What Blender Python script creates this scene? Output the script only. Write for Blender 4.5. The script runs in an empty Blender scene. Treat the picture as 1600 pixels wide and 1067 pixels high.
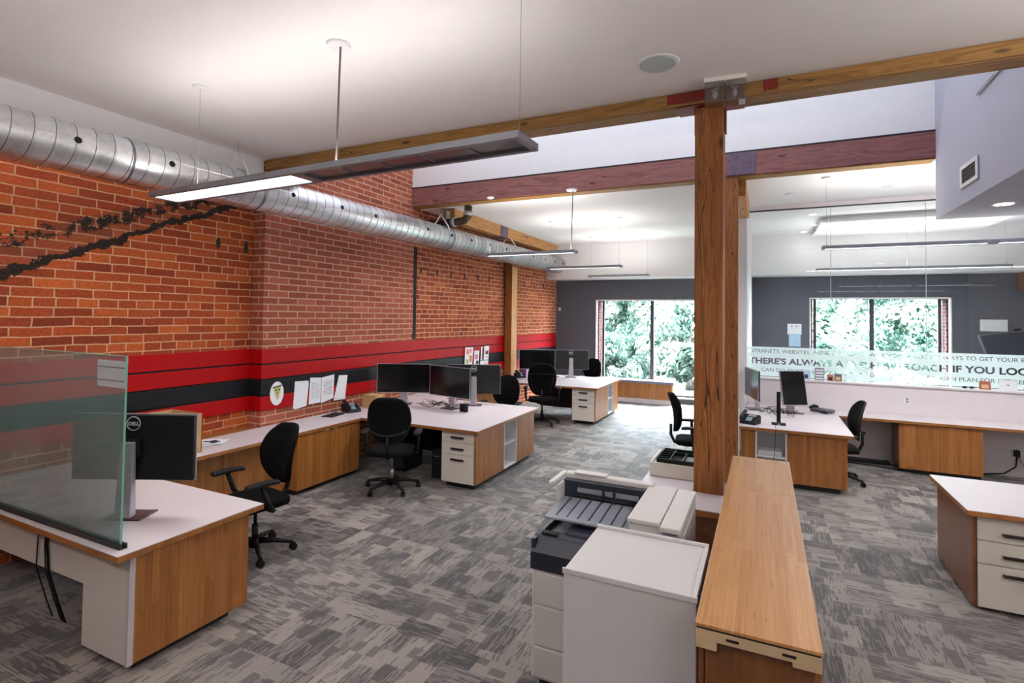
import bpy, bmesh, math, random
from mathutils import Vector, Matrix
from mathutils.geometry import interpolate_bezier
random.seed(7)
PI = math.pi
SC = bpy.context.scene
COL = SC.collection

# ------------------------------------------------------------------ camera, world, light
def make_camera():
    f, yaw, pit, rol, sh = 827.354, 0.444126, 0.027707, 0.0137062, -62.0
    cy, sy = math.cos(yaw), math.sin(yaw)
    r = Vector((cy, sy, 0)); F = Vector((-sy, cy, 0)); u = Vector((0, 0, 1))
    cp, sp = math.cos(pit), math.sin(pit)
    f2 = F*cp + u*sp; u2 = u*cp - F*sp
    cr, sr = math.cos(rol), math.sin(rol)
    rr = r*cr + u2*sr; uu = u2*cr - r*sr
    cam = bpy.data.cameras.new('camera'); o = bpy.data.objects.new('camera', cam); COL.objects.link(o)
    m = Matrix.Identity(4)
    for i in range(3):
        m[i][0] = rr[i]; m[i][1] = uu[i]; m[i][2] = -f2[i]
    m[2][3] = 2.15
    o.matrix_world = m
    cam.sensor_width = 36; cam.lens = f/1600*36; cam.shift_y = sh/1600
    cam.clip_start = 0.05; cam.clip_end = 200
    SC.camera = o
make_camera()

SC.view_settings.view_transform = 'Standard'
SC.view_settings.look = 'None'
SC.view_settings.gamma = 1
SC.view_settings.use_curve_mapping = False
SC.view_settings.exposure = -0.12

W = bpy.data.worlds.new('sky'); SC.world = W; W.use_nodes = True
bg = W.node_tree.nodes['Background']
bg.inputs[0].default_value = (0.80, 0.90, 1.0, 1); bg.inputs[1].default_value = 95.0

SUN_E, SKYL_E = 260.0, 160
sun = bpy.data.lights.new('sun', 'SUN'); sun.energy = SUN_E; sun.angle = math.radians(1.0); sun.color = (1, .97, .93)
so = bpy.data.objects.new('sun', sun); COL.objects.link(so)
so.rotation_euler = Vector((-0.35, -1.0, 1.25)).to_track_quat('Z', 'Y').to_euler()

def area(name, loc, sx, sy, e, col=(1, 1, 1), down=True, parent=None, portal=False, rot=None, spread=180):
    l = bpy.data.lights.new(name, 'AREA'); l.shape = 'RECTANGLE'; l.size = sx; l.size_y = sy; l.energy = e; l.color = col
    l.spread = math.radians(spread)
    if portal: l.cycles.is_portal = True
    o = bpy.data.objects.new(name, l); COL.objects.link(o); o.location = loc
    o.rotation_euler = rot if rot else ((0, 0, 0) if down else (PI, 0, 0))
    if parent: o.parent = parent
    return o
# daylight coming down the light well between the two beams
area('skylight', (-1.9, 6.2, 6.35), 7.2, 2.4, SKYL_E, (0.80, 0.88, 1.0))
# sampling portals in the two window openings
area('window_portal', (-2.4, 14.45, 1.4), 3.3, 2.5, 1, portal=True, rot=(-PI/2, 0, 0))
area('window_portal', (2.25, 14.45, 1.6), 2.6, 2.1, 1, portal=True, rot=(-PI/2, 0, 0))

# ------------------------------------------------------------------ materials
def s2l(c):
    return tuple(((x/255)/12.92 if x/255 <= 0.04045 else ((x/255+0.055)/1.055)**2.4) for x in c)
class NT:
    def __init__(s, name):
        s.m = bpy.data.materials.new(name); s.m.use_nodes = True; s.t = s.m.node_tree
        s.b = s.t.nodes['Principled BSDF']; s.out = s.t.nodes['Material Output']
    def n(s, k, **kw):
        x = s.t.nodes.new('ShaderNode'+k)
        for a, v in kw.items():
            if a.startswith('i_'):
                key = a[2:].replace('_', ' ')
                x.inputs[int(key) if key.isdigit() else key].default_value = v
            else: setattr(x, a, v)
        return x
    def l(s, a, b): s.t.links.new(a, b)
    def math(s, op, a, b=None, c=None, clamp=False):
        x = s.n('Math', operation=op); x.use_clamp = clamp
        for i, v in enumerate((a, b, c)):
            if v is None: continue
            if isinstance(v, (int, float)): x.inputs[i].default_value = v
            else: s.l(v, x.inputs[i])
        return x.outputs[0]
    def mix(s, f, a, b, bt='MIX'):
        x = s.n('MixRGB', blend_type=bt)
        for i, v in enumerate((f, a, b)):
            if isinstance(v, (int, float)): x.inputs[i].default_value = v
            elif isinstance(v, tuple): x.inputs[i].default_value = (*v[:3], 1)
            else: s.l(v, x.inputs[i])
        return x.outputs[0]
    def xyz(s, what='obj'):
        if what == 'world': o = s.n('NewGeometry').outputs['Position']
        else: o = s.n('TexCoord').outputs['Object']
        sp = s.n('SeparateXYZ'); s.l(o, sp.inputs[0]); return sp.outputs
    def comb(s, x, y, z=0.0):
        c = s.n('CombineXYZ')
        for i, v in enumerate((x, y, z)):
            if isinstance(v, (int, float)): c.inputs[i].default_value = v
            else: s.l(v, c.inputs[i])
        return c.outputs[0]
    def noise(s, vec, sc=1, det=3, rough=.5, dist=0):
        x = s.n('TexNoise', i_Scale=sc, i_Detail=det, i_Roughness=rough, i_Distortion=dist); s.l(vec, x.inputs['Vector']); return x.outputs['Fac']
    def ramp(s, f, stops, const=False):
        r = s.n('ValToRGB'); e = r.color_ramp.elements
        if const: r.color_ramp.interpolation = 'CONSTANT'
        while len(e) < len(stops): e.new(0.5)
        for i, (p, c) in enumerate(stops): e[i].position = p; e[i].color = (*c, 1)
        s.l(f, r.inputs[0]); return r.outputs[0]
    def bump(s, h, st=.3, d=.01):
        b = s.n('Bump', i_Strength=st, i_Distance=d); s.l(h, b.inputs['Height']); s.l(b.outputs[0], s.b.inputs['Normal'])
    def set(s, **kw):
        for k, v in kw.items():
            key = k.replace('_', ' ')
            if isinstance(v, tuple): s.b.inputs[key].default_value = (*v, 1)
            else: s.b.inputs[key].default_value = v
        return s

def plain(name, rgb, rough=.5, metal=0, spec=.5, noise=0.0, coat=0, emis=0, var=0.06):
    n = NT(name); c = s2l(rgb)
    if var:
        x = n.noise(n.n('TexCoord').outputs['Object'], 9 if not noise else noise, 3)
        col = n.ramp(x, [(.3, tuple(v*(1-var) for v in c)), (.7, tuple(min(1, v*(1+var)) for v in c))])
        n.l(col, n.b.inputs['Base Color'])
    else: n.set(Base_Color=c)
    n.set(Roughness=rough, Metallic=metal, Specular_IOR_Level=spec, Coat_Weight=coat)
    if emis:
        n.b.inputs['Emission Color'].default_value = (*c, 1); n.b.inputs['Emission Strength'].default_value = emis
    return n.m

def brick_mat(name, cols, mortar, bw=.31, bh=.087, ms=.008, rough_edge=.004, scar=False, rowoff=.5, irregular=0.0):
    n = NT(name); p = n.xyz('world')
    u = n.math('ADD', p[0], p[1]); pos = n.n('NewGeometry').outputs['Position']
    w1 = n.noise(pos, 9, 2); w2 = n.noise(pos, 2.0, 2)
    uu = n.math('ADD', u, n.math('MULTIPLY', n.math('SUBTRACT', w1, .5), rough_edge*2))
    zz = n.math('ADD', p[2], n.math('ADD', n.math('MULTIPLY', n.math('SUBTRACT', w1, .5), rough_edge*2), n.math('MULTIPLY', n.math('SUBTRACT', w2, .5), irregular)))
    br = n.n('TexBrick', offset=rowoff, squash=.55 if irregular else 1.0, squash_frequency=5 if irregular else 2)
    for k, v in (('Scale', 1), ('Mortar Size', ms), ('Mortar Smooth', .25), ('Bias', 0), ('Brick Width', bw), ('Row Height', bh)):
        br.inputs[k].default_value = v
    br.inputs['Color1'].default_value = (0, 0, 0, 1); br.inputs['Color2'].default_value = (1, 1, 1, 1); br.inputs['Mortar'].default_value = (.5, .5, .5, 1)
    n.l(n.comb(uu, zz), br.inputs['Vector'])
    per = br.outputs['Color']; fac = br.outputs['Fac']
    base = n.ramp(per, [(i/(len(cols)-1), s2l(c)) for i, c in enumerate(cols)])
    g = n.noise(pos, 40, 5, .65); big = n.noise(pos, .9, 3)
    base = n.mix(.75, base, n.ramp(g, [(.3, (.45, .42, .4)), (.6, (1, 1, 1))]), 'MULTIPLY')
    base = n.mix(.6, base, n.ramp(big, [(.35, (.72, .66, .62)), (.62, (1.0, 1.0, 1.0))]), 'MULTIPLY')
    mcol = n.mix(.6, s2l(mortar), n.ramp(g, [(.3, (.6, .55, .5)), (.65, (1, 1, 1))]), 'MULTIPLY')
    col = n.mix(fac, base, mcol)
    if scar:
        # mark of an old stair on the wall: a dark band rising to the right with broken patches above it
        y, z = p[1], p[2]
        line = n.math('SUBTRACT', z, n.math('ADD', n.math('MULTIPLY', y, .466), 1.44))
        wob = n.math('MULTIPLY', n.math('SUBTRACT', n.noise(pos, 7, 5, .7), .5), .22)
        d = n.math('ABSOLUTE', n.math('ADD', line, wob))
        m1 = n.math('LESS_THAN', d, n.math('ADD', .022, n.math('MULTIPLY', n.noise(pos, 3, 2), .03)))
        line2 = n.math('SUBTRACT', z, n.math('ADD', n.math('MULTIPLY', y, .40), 1.86))
        d2 = n.math('ABSOLUTE', n.math('ADD', line2, n.math('MULTIPLY', wob, 1.3)))
        nn = n.noise(pos, 11, 5, .75)
        m2 = n.math('MULTIPLY', n.math('LESS_THAN', d2, .06), n.math('GREATER_THAN', nn, .47))
        lim = n.math('LESS_THAN', y, 4.35)
        m = n.math('MULTIPLY', n.math('MAXIMUM', m1, m2), lim)
        brn = n.math('MULTIPLY', n.math('MULTIPLY', n.math('GREATER_THAN', line, .0), n.math('LESS_THAN', line, .3)), .35)
        col = n.mix(brn, col, s2l((92, 62, 48)))
        col = n.mix(m, col, n.mix(n.noise(pos, 30, 4), s2l((12, 9, 8)), s2l((52, 40, 34))))
    n.l(col, n.b.inputs['Base Color']); n.set(Roughness=.88, Specular_IOR_Level=.25)
    h = n.math('ADD', n.math('MULTIPLY', n.math('SUBTRACT', 1.0, fac), 1.0), n.math('MULTIPLY', g, .35))
    n.bump(h, .8, .012)
    return n.m

def bamboo(name, strip='xy', base=((122, 72, 28), (158, 100, 46), (186, 130, 72)), rough=.36, coat=.35, sw=.042, off=0.0):
    # strips run along one axis: 'z' grain for panels, 'y' or 'x' grain for tops
    n = NT(name); p = n.xyz('world')
    if strip == 'xy': a, g = n.math('ADD', p[0], p[1]), p[2]
    elif strip == 'y': a, g = p[0], p[1]
    else: a, g = p[1], p[0]
    k = n.math('DIVIDE', a, sw)
    row = n.math('FLOOR', k)
    wn = n.n('TexWhiteNoise', noise_dimensions='2D')
    seg = n.math('FLOOR', n.math('ADD', n.math('DIVIDE', g, .9), n.math('MULTIPLY', n.math('SINE', n.math('MULTIPLY', row, 12.9898)), 5.3)))
    n.l(n.comb(row, seg), wn.inputs['Vector'])
    fine = n.noise(n.comb(n.math('MULTIPLY', a, 130), n.math('MULTIPLY', g, 2.2), 0), 1, 3, .6)
    node = n.noise(n.comb(n.math('MULTIPLY', a, 55), n.math('MULTIPLY', g, 14), 3), 1, 2, .5)
    f = n.math('ADD', n.math('MULTIPLY', n.math('SUBTRACT', wn.outputs['Value'], .0), .24), n.math('MULTIPLY', fine, .72))
    c = n.ramp(f, [(.2, s2l(base[0])), (.52, s2l(base[1])), (.85, s2l(base[2]))])
    c = n.mix(n.ramp(node, [(.66, (0, 0, 0)), (.74, (.5, .5, .5))]), c, s2l(tuple(v*.62 for v in base[0])))
    n.l(c, n.b.inputs['Base Color']); n.set(Roughness=rough, Coat_Weight=coat, Coat_Roughness=.25)
    return n.m

def timber(name, ax, cols, rough=.6, crack=True, sc=1.0):
    n = NT(name); p = n.xyz('world')
    g = {'x': p[0], 'y': p[1], 'z': p[2]}[ax]
    o = [p[i] for i in range(3) if 'xyz'[i] != ax]
    a = n.math('MULTIPLY', o[0], 13*sc); b = n.math('MULTIPLY', o[1], 13*sc)
    v = n.comb(a, b, n.math('MULTIPLY', g, 1.1*sc))
    f1 = n.noise(v, 1, 5, .6, 1.1)
    ring = n.math('SINE', n.math('MULTIPLY', f1, 30))
    v2 = n.comb(n.math('MULTIPLY', o[0], 90), n.math('MULTIPLY', o[1], 90), n.math('MULTIPLY', g, 3))
    f2 = n.noise(v2, 1, 3, .6)
    f = n.math('ADD', n.math('MULTIPLY', n.math('ADD', ring, 1), .09), n.math('ADD', n.math('MULTIPLY', f2, .42), n.math('MULTIPLY', f1, .42)))
    c = n.ramp(f, [(.2, s2l(cols[0])), (.5, s2l(cols[1])), (.8, s2l(cols[2]))])
    if crack:
        v3 = n.comb(n.math('MULTIPLY', o[0], 9), n.math('MULTIPLY', o[1], 9), n.math('MULTIPLY', g, .45))
        f3 = n.noise(v3, 1, 1, .5, .15)
        cr = n.math('LESS_THAN', n.math('ABSOLUTE', n.math('SUBTRACT', f3, .5)), .0028)
        c = n.mix(n.math('MULTIPLY', cr, .85), c, s2l((30, 16, 8)))
    kn = n.n('TexVoronoi', i_Scale=1.0); n.l(n.comb(n.math('MULTIPLY', o[0], 6), n.math('MULTIPLY', o[1], 6), n.math('MULTIPLY', g, 2.2)), kn.inputs['Vector'])
    kf = n.ramp(kn.outputs['Distance'], [(.05, (.8, .8, .8)), (.15, (0, 0, 0))])
    c = n.mix(kf, c, s2l(tuple(v*.45 for v in cols[0])))
    n.l(c, n.b.inputs['Base Color']); n.set(Roughness=rough, Specular_IOR_Level=.35)
    n.bump(n.math('ADD', f2, f1), .35, .006)
    return n.m

def carpet_mat():
    n = NT('carpet'); p = n.xyz('world'); pos = n.n('NewGeometry').outputs['Position']
    T = .6
    # tile id and per tile direction
    kx = n.math('FLOOR', n.math('DIVIDE', p[0], T)); ky = n.math('FLOOR', n.math('DIVIDE', p[1], T))
    wn = n.n('TexWhiteNoise', noise_dimensions='2D'); n.l(n.comb(kx, ky), wn.inputs['Vector'])
    chk = n.math('MODULO', n.math('ABSOLUTE', n.math('ADD', kx, ky)), 2)
    flip = n.math('GREATER_THAN', n.math('FRACT', n.math('MULTIPLY', wn.outputs['Value'], 17.3)), .5)
    def sw(a, b):  # a when flip==0 else b
        return n.math('ADD', n.math('MULTIPLY', a, n.math('SUBTRACT', 1.0, flip)), n.math('MULTIPLY', b, flip))
    g = sw(p[1], p[0]); a = sw(p[0], p[1])
    # blocks of different length and width
    b1 = n.n('TexBrick', offset=.37, offset_frequency=2, squash=.6, squash_frequency=3)
    for k, v in (('Scale', 1), ('Mortar Size', 0), ('Bias', 0), ('Brick Width', .30), ('Row Height', .15)): b1.inputs[k].default_value = v
    b1.inputs['Color1'].default_value = (0, 0, 0, 1); b1.inputs['Color2'].default_value = (1, 1, 1, 1)
    off = n.math('MULTIPLY', wn.outputs['Value'], 7.3)
    n.l(n.comb(n.math('ADD', g, off), a), b1.inputs['Vector'])
    b2 = n.n('TexBrick', offset=.5, squash=.7, squash_frequency=2)
    for k, v in (('Scale', 1), ('Mortar Size', 0), ('Bias', 0), ('Brick Width', .15), ('Row Height', .06)): b2.inputs[k].default_value = v
    b2.inputs['Color1'].default_value = (0, 0, 0, 1); b2.inputs['Color2'].default_value = (1, 1, 1, 1)
    n.l(n.comb(n.math('ADD', g, n.math('MULTIPLY', off, 3)), a), b2.inputs['Vector'])
    prow = n.math('FLOOR', n.math('DIVIDE', a, .0095))
    st = n.noise(n.comb(n.math('MULTIPLY', prow, 3.37), n.math('MULTIPLY', g, 6.5), off), 1, 1, .5)      # dashes along the pile
    st2 = n.noise(n.comb(n.math('MULTIPLY', a, 9), n.math('MULTIPLY', g, 6), off), 1, 2, .5)
    fleck = n.noise(pos, 170, 2, .7)
    rows = n.math('MULTIPLY', n.math('SINE', n.math('MULTIPLY', a, 360)), .035)
    dens = n.math('ADD', n.math('MULTIPLY', b1.outputs['Color'], .7), n.math('MULTIPLY', st2, .45))
    thr = n.math('SUBTRACT', .68, n.math('MULTIPLY', dens, .28))
    dash = n.math('MULTIPLY', n.math('SUBTRACT', st, thr), 14.0, clamp=True)
    dk = n.math('MULTIPLY', n.math('GREATER_THAN', b2.outputs['Color'], .84), .8)
    dash = n.math('MAXIMUM', dash, dk)
    f = n.math('SUBTRACT', .66, n.math('MULTIPLY', dash, .24))
    f = n.math('ADD', f, n.math('MULTIPLY', n.math('SUBTRACT', wn.outputs['Value'], .5), .16))
    f = n.math('ADD', f, n.math('MULTIPLY', n.math('SUBTRACT', b1.outputs['Color'], .5), -.20))
    f = n.math('ADD', f, rows)
    f = n.math('ADD', f, n.math('MULTIPLY', n.math('SUBTRACT', fleck, .5), .42))
    c = n.ramp(f, [(.22, s2l((34, 31, 33))), (.46, s2l((72, 67, 67))), (.64, s2l((112, 105, 102))), (.88, s2l((160, 151, 139)))])
    n.l(c, n.b.inputs['Base Color']); n.set(Roughness=.65, Specular_IOR_Level=.35, Sheen_Weight=.2)
    n.bump(n.math('ADD', fleck, st), .5, .006)
    return n.m

def duct_mat():
    n = NT('galvanised_steel'); p = n.xyz('world'); pos = n.n('NewGeometry').outputs['Position']
    k = n.math('FLOOR', n.math('DIVIDE', p[1], .14)); wn = n.n('TexWhiteNoise', noise_dimensions='1D'); n.l(k, wn.inputs['W'])
    sp = n.n('TexVoronoi', i_Scale=38.0); n.l(pos, sp.inputs['Vector'])
    v = n.math('ADD', n.math('MULTIPLY', wn.outputs['Value'], .35), n.math('MULTIPLY', sp.outputs['Color'], .3))
    v = n.math('ADD', v, n.math('MULTIPLY', n.noise(n.comb(n.math('MULTIPLY', p[1], 2), n.math('MULTIPLY', p[2], 14), p[0]), 1, 3), .5))
    c = n.ramp(v, [(.2, (.62, .63, .65)), (.8, (.92, .93, .95))])
    n.l(c, n.b.inputs['Base Color']); n.set(Metallic=.95)
    n.l(n.math('ADD', .22, n.math('MULTIPLY', v, .25)), n.b.inputs['Roughness'])
    return n.m

def mixsh(name, build):
    n = NT(name); build(n); return n.m
def clear_glass(name, tint=(1, 1, 1), refl=1.0):
    def b(n):
        t = n.n('BsdfTransparent'); t.inputs[0].default_value = (*tint, 1)
        g = n.n('BsdfGlossy', i_Roughness=.01); f = n.n('Fresnel', i_IOR=1.5); front = n.math('SUBTRACT', 1.0, n.n('NewGeometry').outputs['Backfacing'])
        m = n.n('MixShader'); n.l(n.math('MULTIPLY', n.math('MULTIPLY', f.outputs[0], front), refl, clamp=True), m.inputs[0]); n.l(t.outputs[0], m.inputs[1]); n.l(g.outputs[0], m.inputs[2])
        n.l(m.outputs[0], n.out.inputs[0])
    return mixsh(name, b)
def film(name, col, opac, trans=.5):
    def b(n):
        t = n.n('BsdfTransparent'); d = n.n('BsdfDiffuse'); d.inputs[0].default_value = (*s2l(col), 1)
        tl = n.n('BsdfTranslucent'); tl.inputs[0].default_value = (*s2l(col), 1)
        m1 = n.n('MixShader', i_0=trans); n.l(d.outputs[0], m1.inputs[1]); n.l(tl.outputs[0], m1.inputs[2])
        m2 = n.n('MixShader', i_0=opac); n.l(t.outputs[0], m2.inputs[1]); n.l(m1.outputs[0], m2.inputs[2])
        n.l(m2.outputs[0], n.out.inputs[0])
    return mixsh(name, b)
def screen_glass():
    # desk screen with a frost print that gets denser towards its foot
    def b(n):
        p = n.xyz('world'); pos = n.n('NewGeometry').outputs['Position']
        t = n.n('BsdfTransparent'); t.inputs[0].default_value = (.94, .97, .965, 1)
        d = n.n('BsdfDiffuse'); d.inputs[0].default_value = (*s2l((120, 122, 122)), 1)
        tl = n.n('BsdfTranslucent'); tl.inputs[0].default_value = (*s2l((120, 146, 140)), 1)
        m1 = n.n('MixShader', i_0=.55); n.l(d.outputs[0], m1.inputs[1]); n.l(tl.outputs[0], m1.inputs[2])
        r = n.n('BsdfRefraction', i_Roughness=.12, i_IOR=1.02); r.inputs[0].default_value = (.94, .97, .965, 1)
        m0 = n.n('MixShader', i_0=.0); n.l(t.outputs[0], m0.inputs[1]); n.l(r.outputs[0], m0.inputs[2])
        g = n.n('MapRange'); g.inputs[1].default_value = 1.9; g.inputs[2].default_value = .76; g.inputs[3].default_value = .34; g.inputs[4].default_value = .62
        n.l(p[2], g.inputs[0])
        m = n.n('MixShader'); n.l(g.outputs[0], m.inputs[0]); n.l(m0.outputs[0], m.inputs[1]); n.l(m1.outputs[0], m.inputs[2])
        gl = n.n('BsdfGlossy', i_Roughness=.08); f = n.n('Fresnel', i_IOR=1.45)
        m3 = n.n('MixShader'); n.l(n.math('MULTIPLY', f.outputs[0], n.math('SUBTRACT', 1.0, n.n('NewGeometry').outputs['Backfacing'])), m3.inputs[0]); n.l(m.outputs[0], m3.inputs[1]); n.l(gl.outputs[0], m3.inputs[2])
        n.l(m3.outputs[0], n.out.inputs[0])
    return mixsh('frosted_screen_glass', b)
def leaf_mat(name, c1, c2):
    def b(n):
        pos = n.n('NewGeometry').outputs['Position']
        f = n.noise(pos, 1.3, 4, .6); c = n.ramp(f, [(.35, s2l(c1)), (.65, s2l(c2))])
        d = n.n('BsdfDiffuse'); tl = n.n('BsdfTranslucent'); n.l(c, d.inputs[0]); n.l(c, tl.inputs[0])
        m = n.n('MixShader', i_0=.3); n.l(d.outputs[0], m.inputs[1]); n.l(tl.outputs[0], m.inputs[2]); n.l(m.outputs[0], n.out.inputs[0])
    return mixsh(name, b)

M = {}
M['brick_near'] = brick_mat('orange_brick', [(128, 52, 28), (176, 78, 38), (150, 62, 34), (196, 98, 46), (166, 72, 36)], (206, 158, 122), scar=True, ms=.007, rough_edge=.006, irregular=.02)
M['brick_pier'] = brick_mat('brown_red_brick', [(146, 78, 58), (178, 98, 74), (160, 86, 66), (190, 110, 86)], (206, 164, 140), ms=.009, rough_edge=.003)
M['brick_far'] = brick_mat('far_brick', [(140, 66, 46), (184, 92, 58), (160, 78, 52), (204, 118, 74)], (226, 182, 146), ms=.008, rough_edge=.006, irregular=.03)
M['brick_out'] = brick_mat('outer_brick', [(84, 44, 42), (100, 58, 56)], (120, 108, 106), bw=.22, bh=.075)
M['white'] = plain('white_paint', (228, 226, 228), .7, var=.015)
M['ceil'] = plain('ceiling_paint', (236, 231, 228), .8, var=.01)
M['ceil2'] = plain('far_ceiling_paint', (240, 239, 238), .7, var=.01)
M['darkwall'] = plain('charcoal_wall_paint', (86, 87, 95), .75, noise=60, var=.08)
M['greywall'] = plain('lilac_grey_paint', (180, 180, 194), .75, var=.01)
M['halfwall'] = plain('off_white_wall_paint', (226, 218, 220), .7, var=.01)
M['red'] = plain('red_board_paint', (160, 2, 6), .5, spec=.2, var=.05)
M['board_black'] = plain('black_board_paint', (16, 18, 24), .45, spec=.3, var=.1)
M['gap'] = plain('dark_gap', (22, 8, 8), .8)
M['carpet'] = carpet_mat()
M['lam'] = plain('white_laminate', (210, 202, 206), .32, var=.01)
M['lamgrey'] = plain('cream_laminate', (222, 216, 206), .42, var=.015)
M['inner'] = plain('cubby_white', (226, 226, 228), .4, var=.01)
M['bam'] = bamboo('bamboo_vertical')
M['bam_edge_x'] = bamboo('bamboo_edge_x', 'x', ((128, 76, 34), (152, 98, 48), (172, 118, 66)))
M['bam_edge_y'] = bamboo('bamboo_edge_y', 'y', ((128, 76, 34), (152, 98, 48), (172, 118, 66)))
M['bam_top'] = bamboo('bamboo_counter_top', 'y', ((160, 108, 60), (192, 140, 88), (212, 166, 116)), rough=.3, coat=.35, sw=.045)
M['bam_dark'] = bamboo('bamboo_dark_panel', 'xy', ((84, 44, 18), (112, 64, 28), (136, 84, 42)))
M['ply'] = plain('ply_edge', (206, 178, 140), .6, var=.08)
M['kick'] = plain('black_plinth', (18, 18, 20), .5)
M['post'] = timber('post_timber', 'z', ((92, 52, 22), (136, 82, 38), (170, 112, 60)))
M['beam'] = timber('beam_timber', 'x', ((104, 72, 34), (142, 102, 52), (172, 130, 76)))
M['beam_red'] = timber('stained_beam_timber', 'x', ((96, 58, 56), (132, 84, 82), (162, 114, 110)), crack=False)
M['beam_y'] = timber('side_beam_timber', 'y', ((150, 98, 48), (186, 132, 76), (206, 158, 104)))
M['post_lit'] = timber('lit_post_timber', 'z', ((170, 120, 74), (206, 156, 106), (222, 180, 134)), crack=False)  # paler copy of the post timber, side light put into the colour
M['plate_red'] = plain('red_oxide_steel', (128, 38, 26), .5, metal=.2, noise=30, var=.25)
M['plate_purple'] = plain('purple_steel', (104, 86, 104), .35, metal=.4, noise=20, var=.2)
M['duct'] = duct_mat()
M['seam'] = plain('duct_seam_metal', (140, 142, 148), .35, metal=.9)
M['hole'] = plain('duct_hole_black', (8, 8, 8), .7)
M['steel'] = plain('brushed_aluminium', (176, 178, 182), .32, metal=.85, noise=50, var=.05)
M['fixture'] = plain('fixture_grey', (150, 152, 160), .4, metal=.4, var=.02)
M['grille'] = plain('fixture_grille', (120, 120, 126), .18, metal=.3, noise=120, var=.15)
M['emit'] = plain('lamp_diffuser', (255, 255, 255), .5, emis=6.0, var=0)
M['spot'] = plain('downlight_diffuser', (255, 250, 245), .5, emis=7.0, var=0)
M['wire'] = plain('cable_grey', (150, 150, 152), .5)
M['cord_dark'] = plain('cord_dark', (92, 84, 84), .6)
M['black'] = plain('black_plastic', (10, 10, 11), .5, spec=.3, noise=60, var=.1)
M['fabric'] = plain('black_fabric', (7, 7, 8), .9, spec=.12, noise=200, var=.35)
M['mesh'] = plain('black_mesh_fabric', (9, 9, 11), .7, spec=.15, noise=250, var=.4)
M['armpad'] = plain('arm_pad', (26, 26, 30), .6, spec=.25)
M['screen'] = plain('dark_screen', (12, 12, 14), .16, var=.05)
M['monback'] = plain('monitor_back_black', (14, 14, 16), .42, noise=80, var=.1)
M['silver'] = plain('silver_plastic', (186, 182, 190), .35, metal=.5)
M['basem'] = plain('bronze_base', (92, 76, 80), .4, metal=.4)
M['handle'] = plain('dark_handle', (52, 44, 42), .35, metal=.6)
M['pull'] = plain('white_pull', (225, 225, 225), .4)
M['paper'] = plain('paper', (236, 236, 240), .8, var=.02)
M['logo'] = plain('logo_white', (215, 218, 222), .4, var=0)
M['ink'] = plain('printed_grey', (120, 120, 126), .8, var=0)
M['card'] = plain('cardboard', (190, 152, 104), .8)
M['pr_white'] = plain('printer_white', (226, 222, 218), .5, var=.01)
M['pr_grey'] = plain('printer_grey', (132, 136, 148), .45, var=.03)
M['pr_dark'] = plain('printer_navy', (30, 34, 48), .38, var=.05)
M['cabwhite'] = plain('cabinet_white', (224, 222, 222), .45, var=.01)
M['glass'] = clear_glass('clear_glass', (.98, .99, .988), 1.3)
M['winglass'] = clear_glass('window_glass', (.97, .99, .99), .6)
M['acrylic'] = clear_glass('acrylic', (.84, .83, .84), 3.0)
M['gedge'] = plain('green_glass_edge', (128, 186, 172), .25, var=.02)
M['seamg'] = plain('glass_seam', (196, 206, 206), .3, var=0)
M['film'] = film('frost_film', (236, 250, 249), .90, .45)
M['haze'] = film('letter_haze', (150, 170, 176), .22, .3)
M['sglass'] = screen_glass()
M['frame_dark'] = plain('window_frame_dark', (58, 56, 64), .5)
M['leaf1'] = leaf_mat('leaf_light', (44, 68, 58), (118, 134, 124))
M['leaf2'] = leaf_mat('leaf_mid', (24, 42, 38), (72, 96, 87))
M['bark'] = plain('bark', (92, 84, 78), .9, noise=20, var=.2)
M['grass'] = plain('lawn', (84, 92, 80), .9, noise=6, var=.25)
M['pipe'] = plain('old_pipe', (62, 50, 42), .55, metal=.4, noise=25, var=.4)
M['pizza'] = plain('drawn_yellow_green', (190, 188, 100), .8)
for k, c in dict(orange=(232, 128, 92), pink=(226, 120, 150), green=(150, 196, 120), navy=(40, 44, 70), cream=(246, 220, 180), purple=(120, 90, 140), sky=(170, 200, 220), brick=(170, 96, 80), tan=(214, 170, 130)).items():
    M['c_'+k] = plain('print_'+k, c, .7, var=.1)

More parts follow.
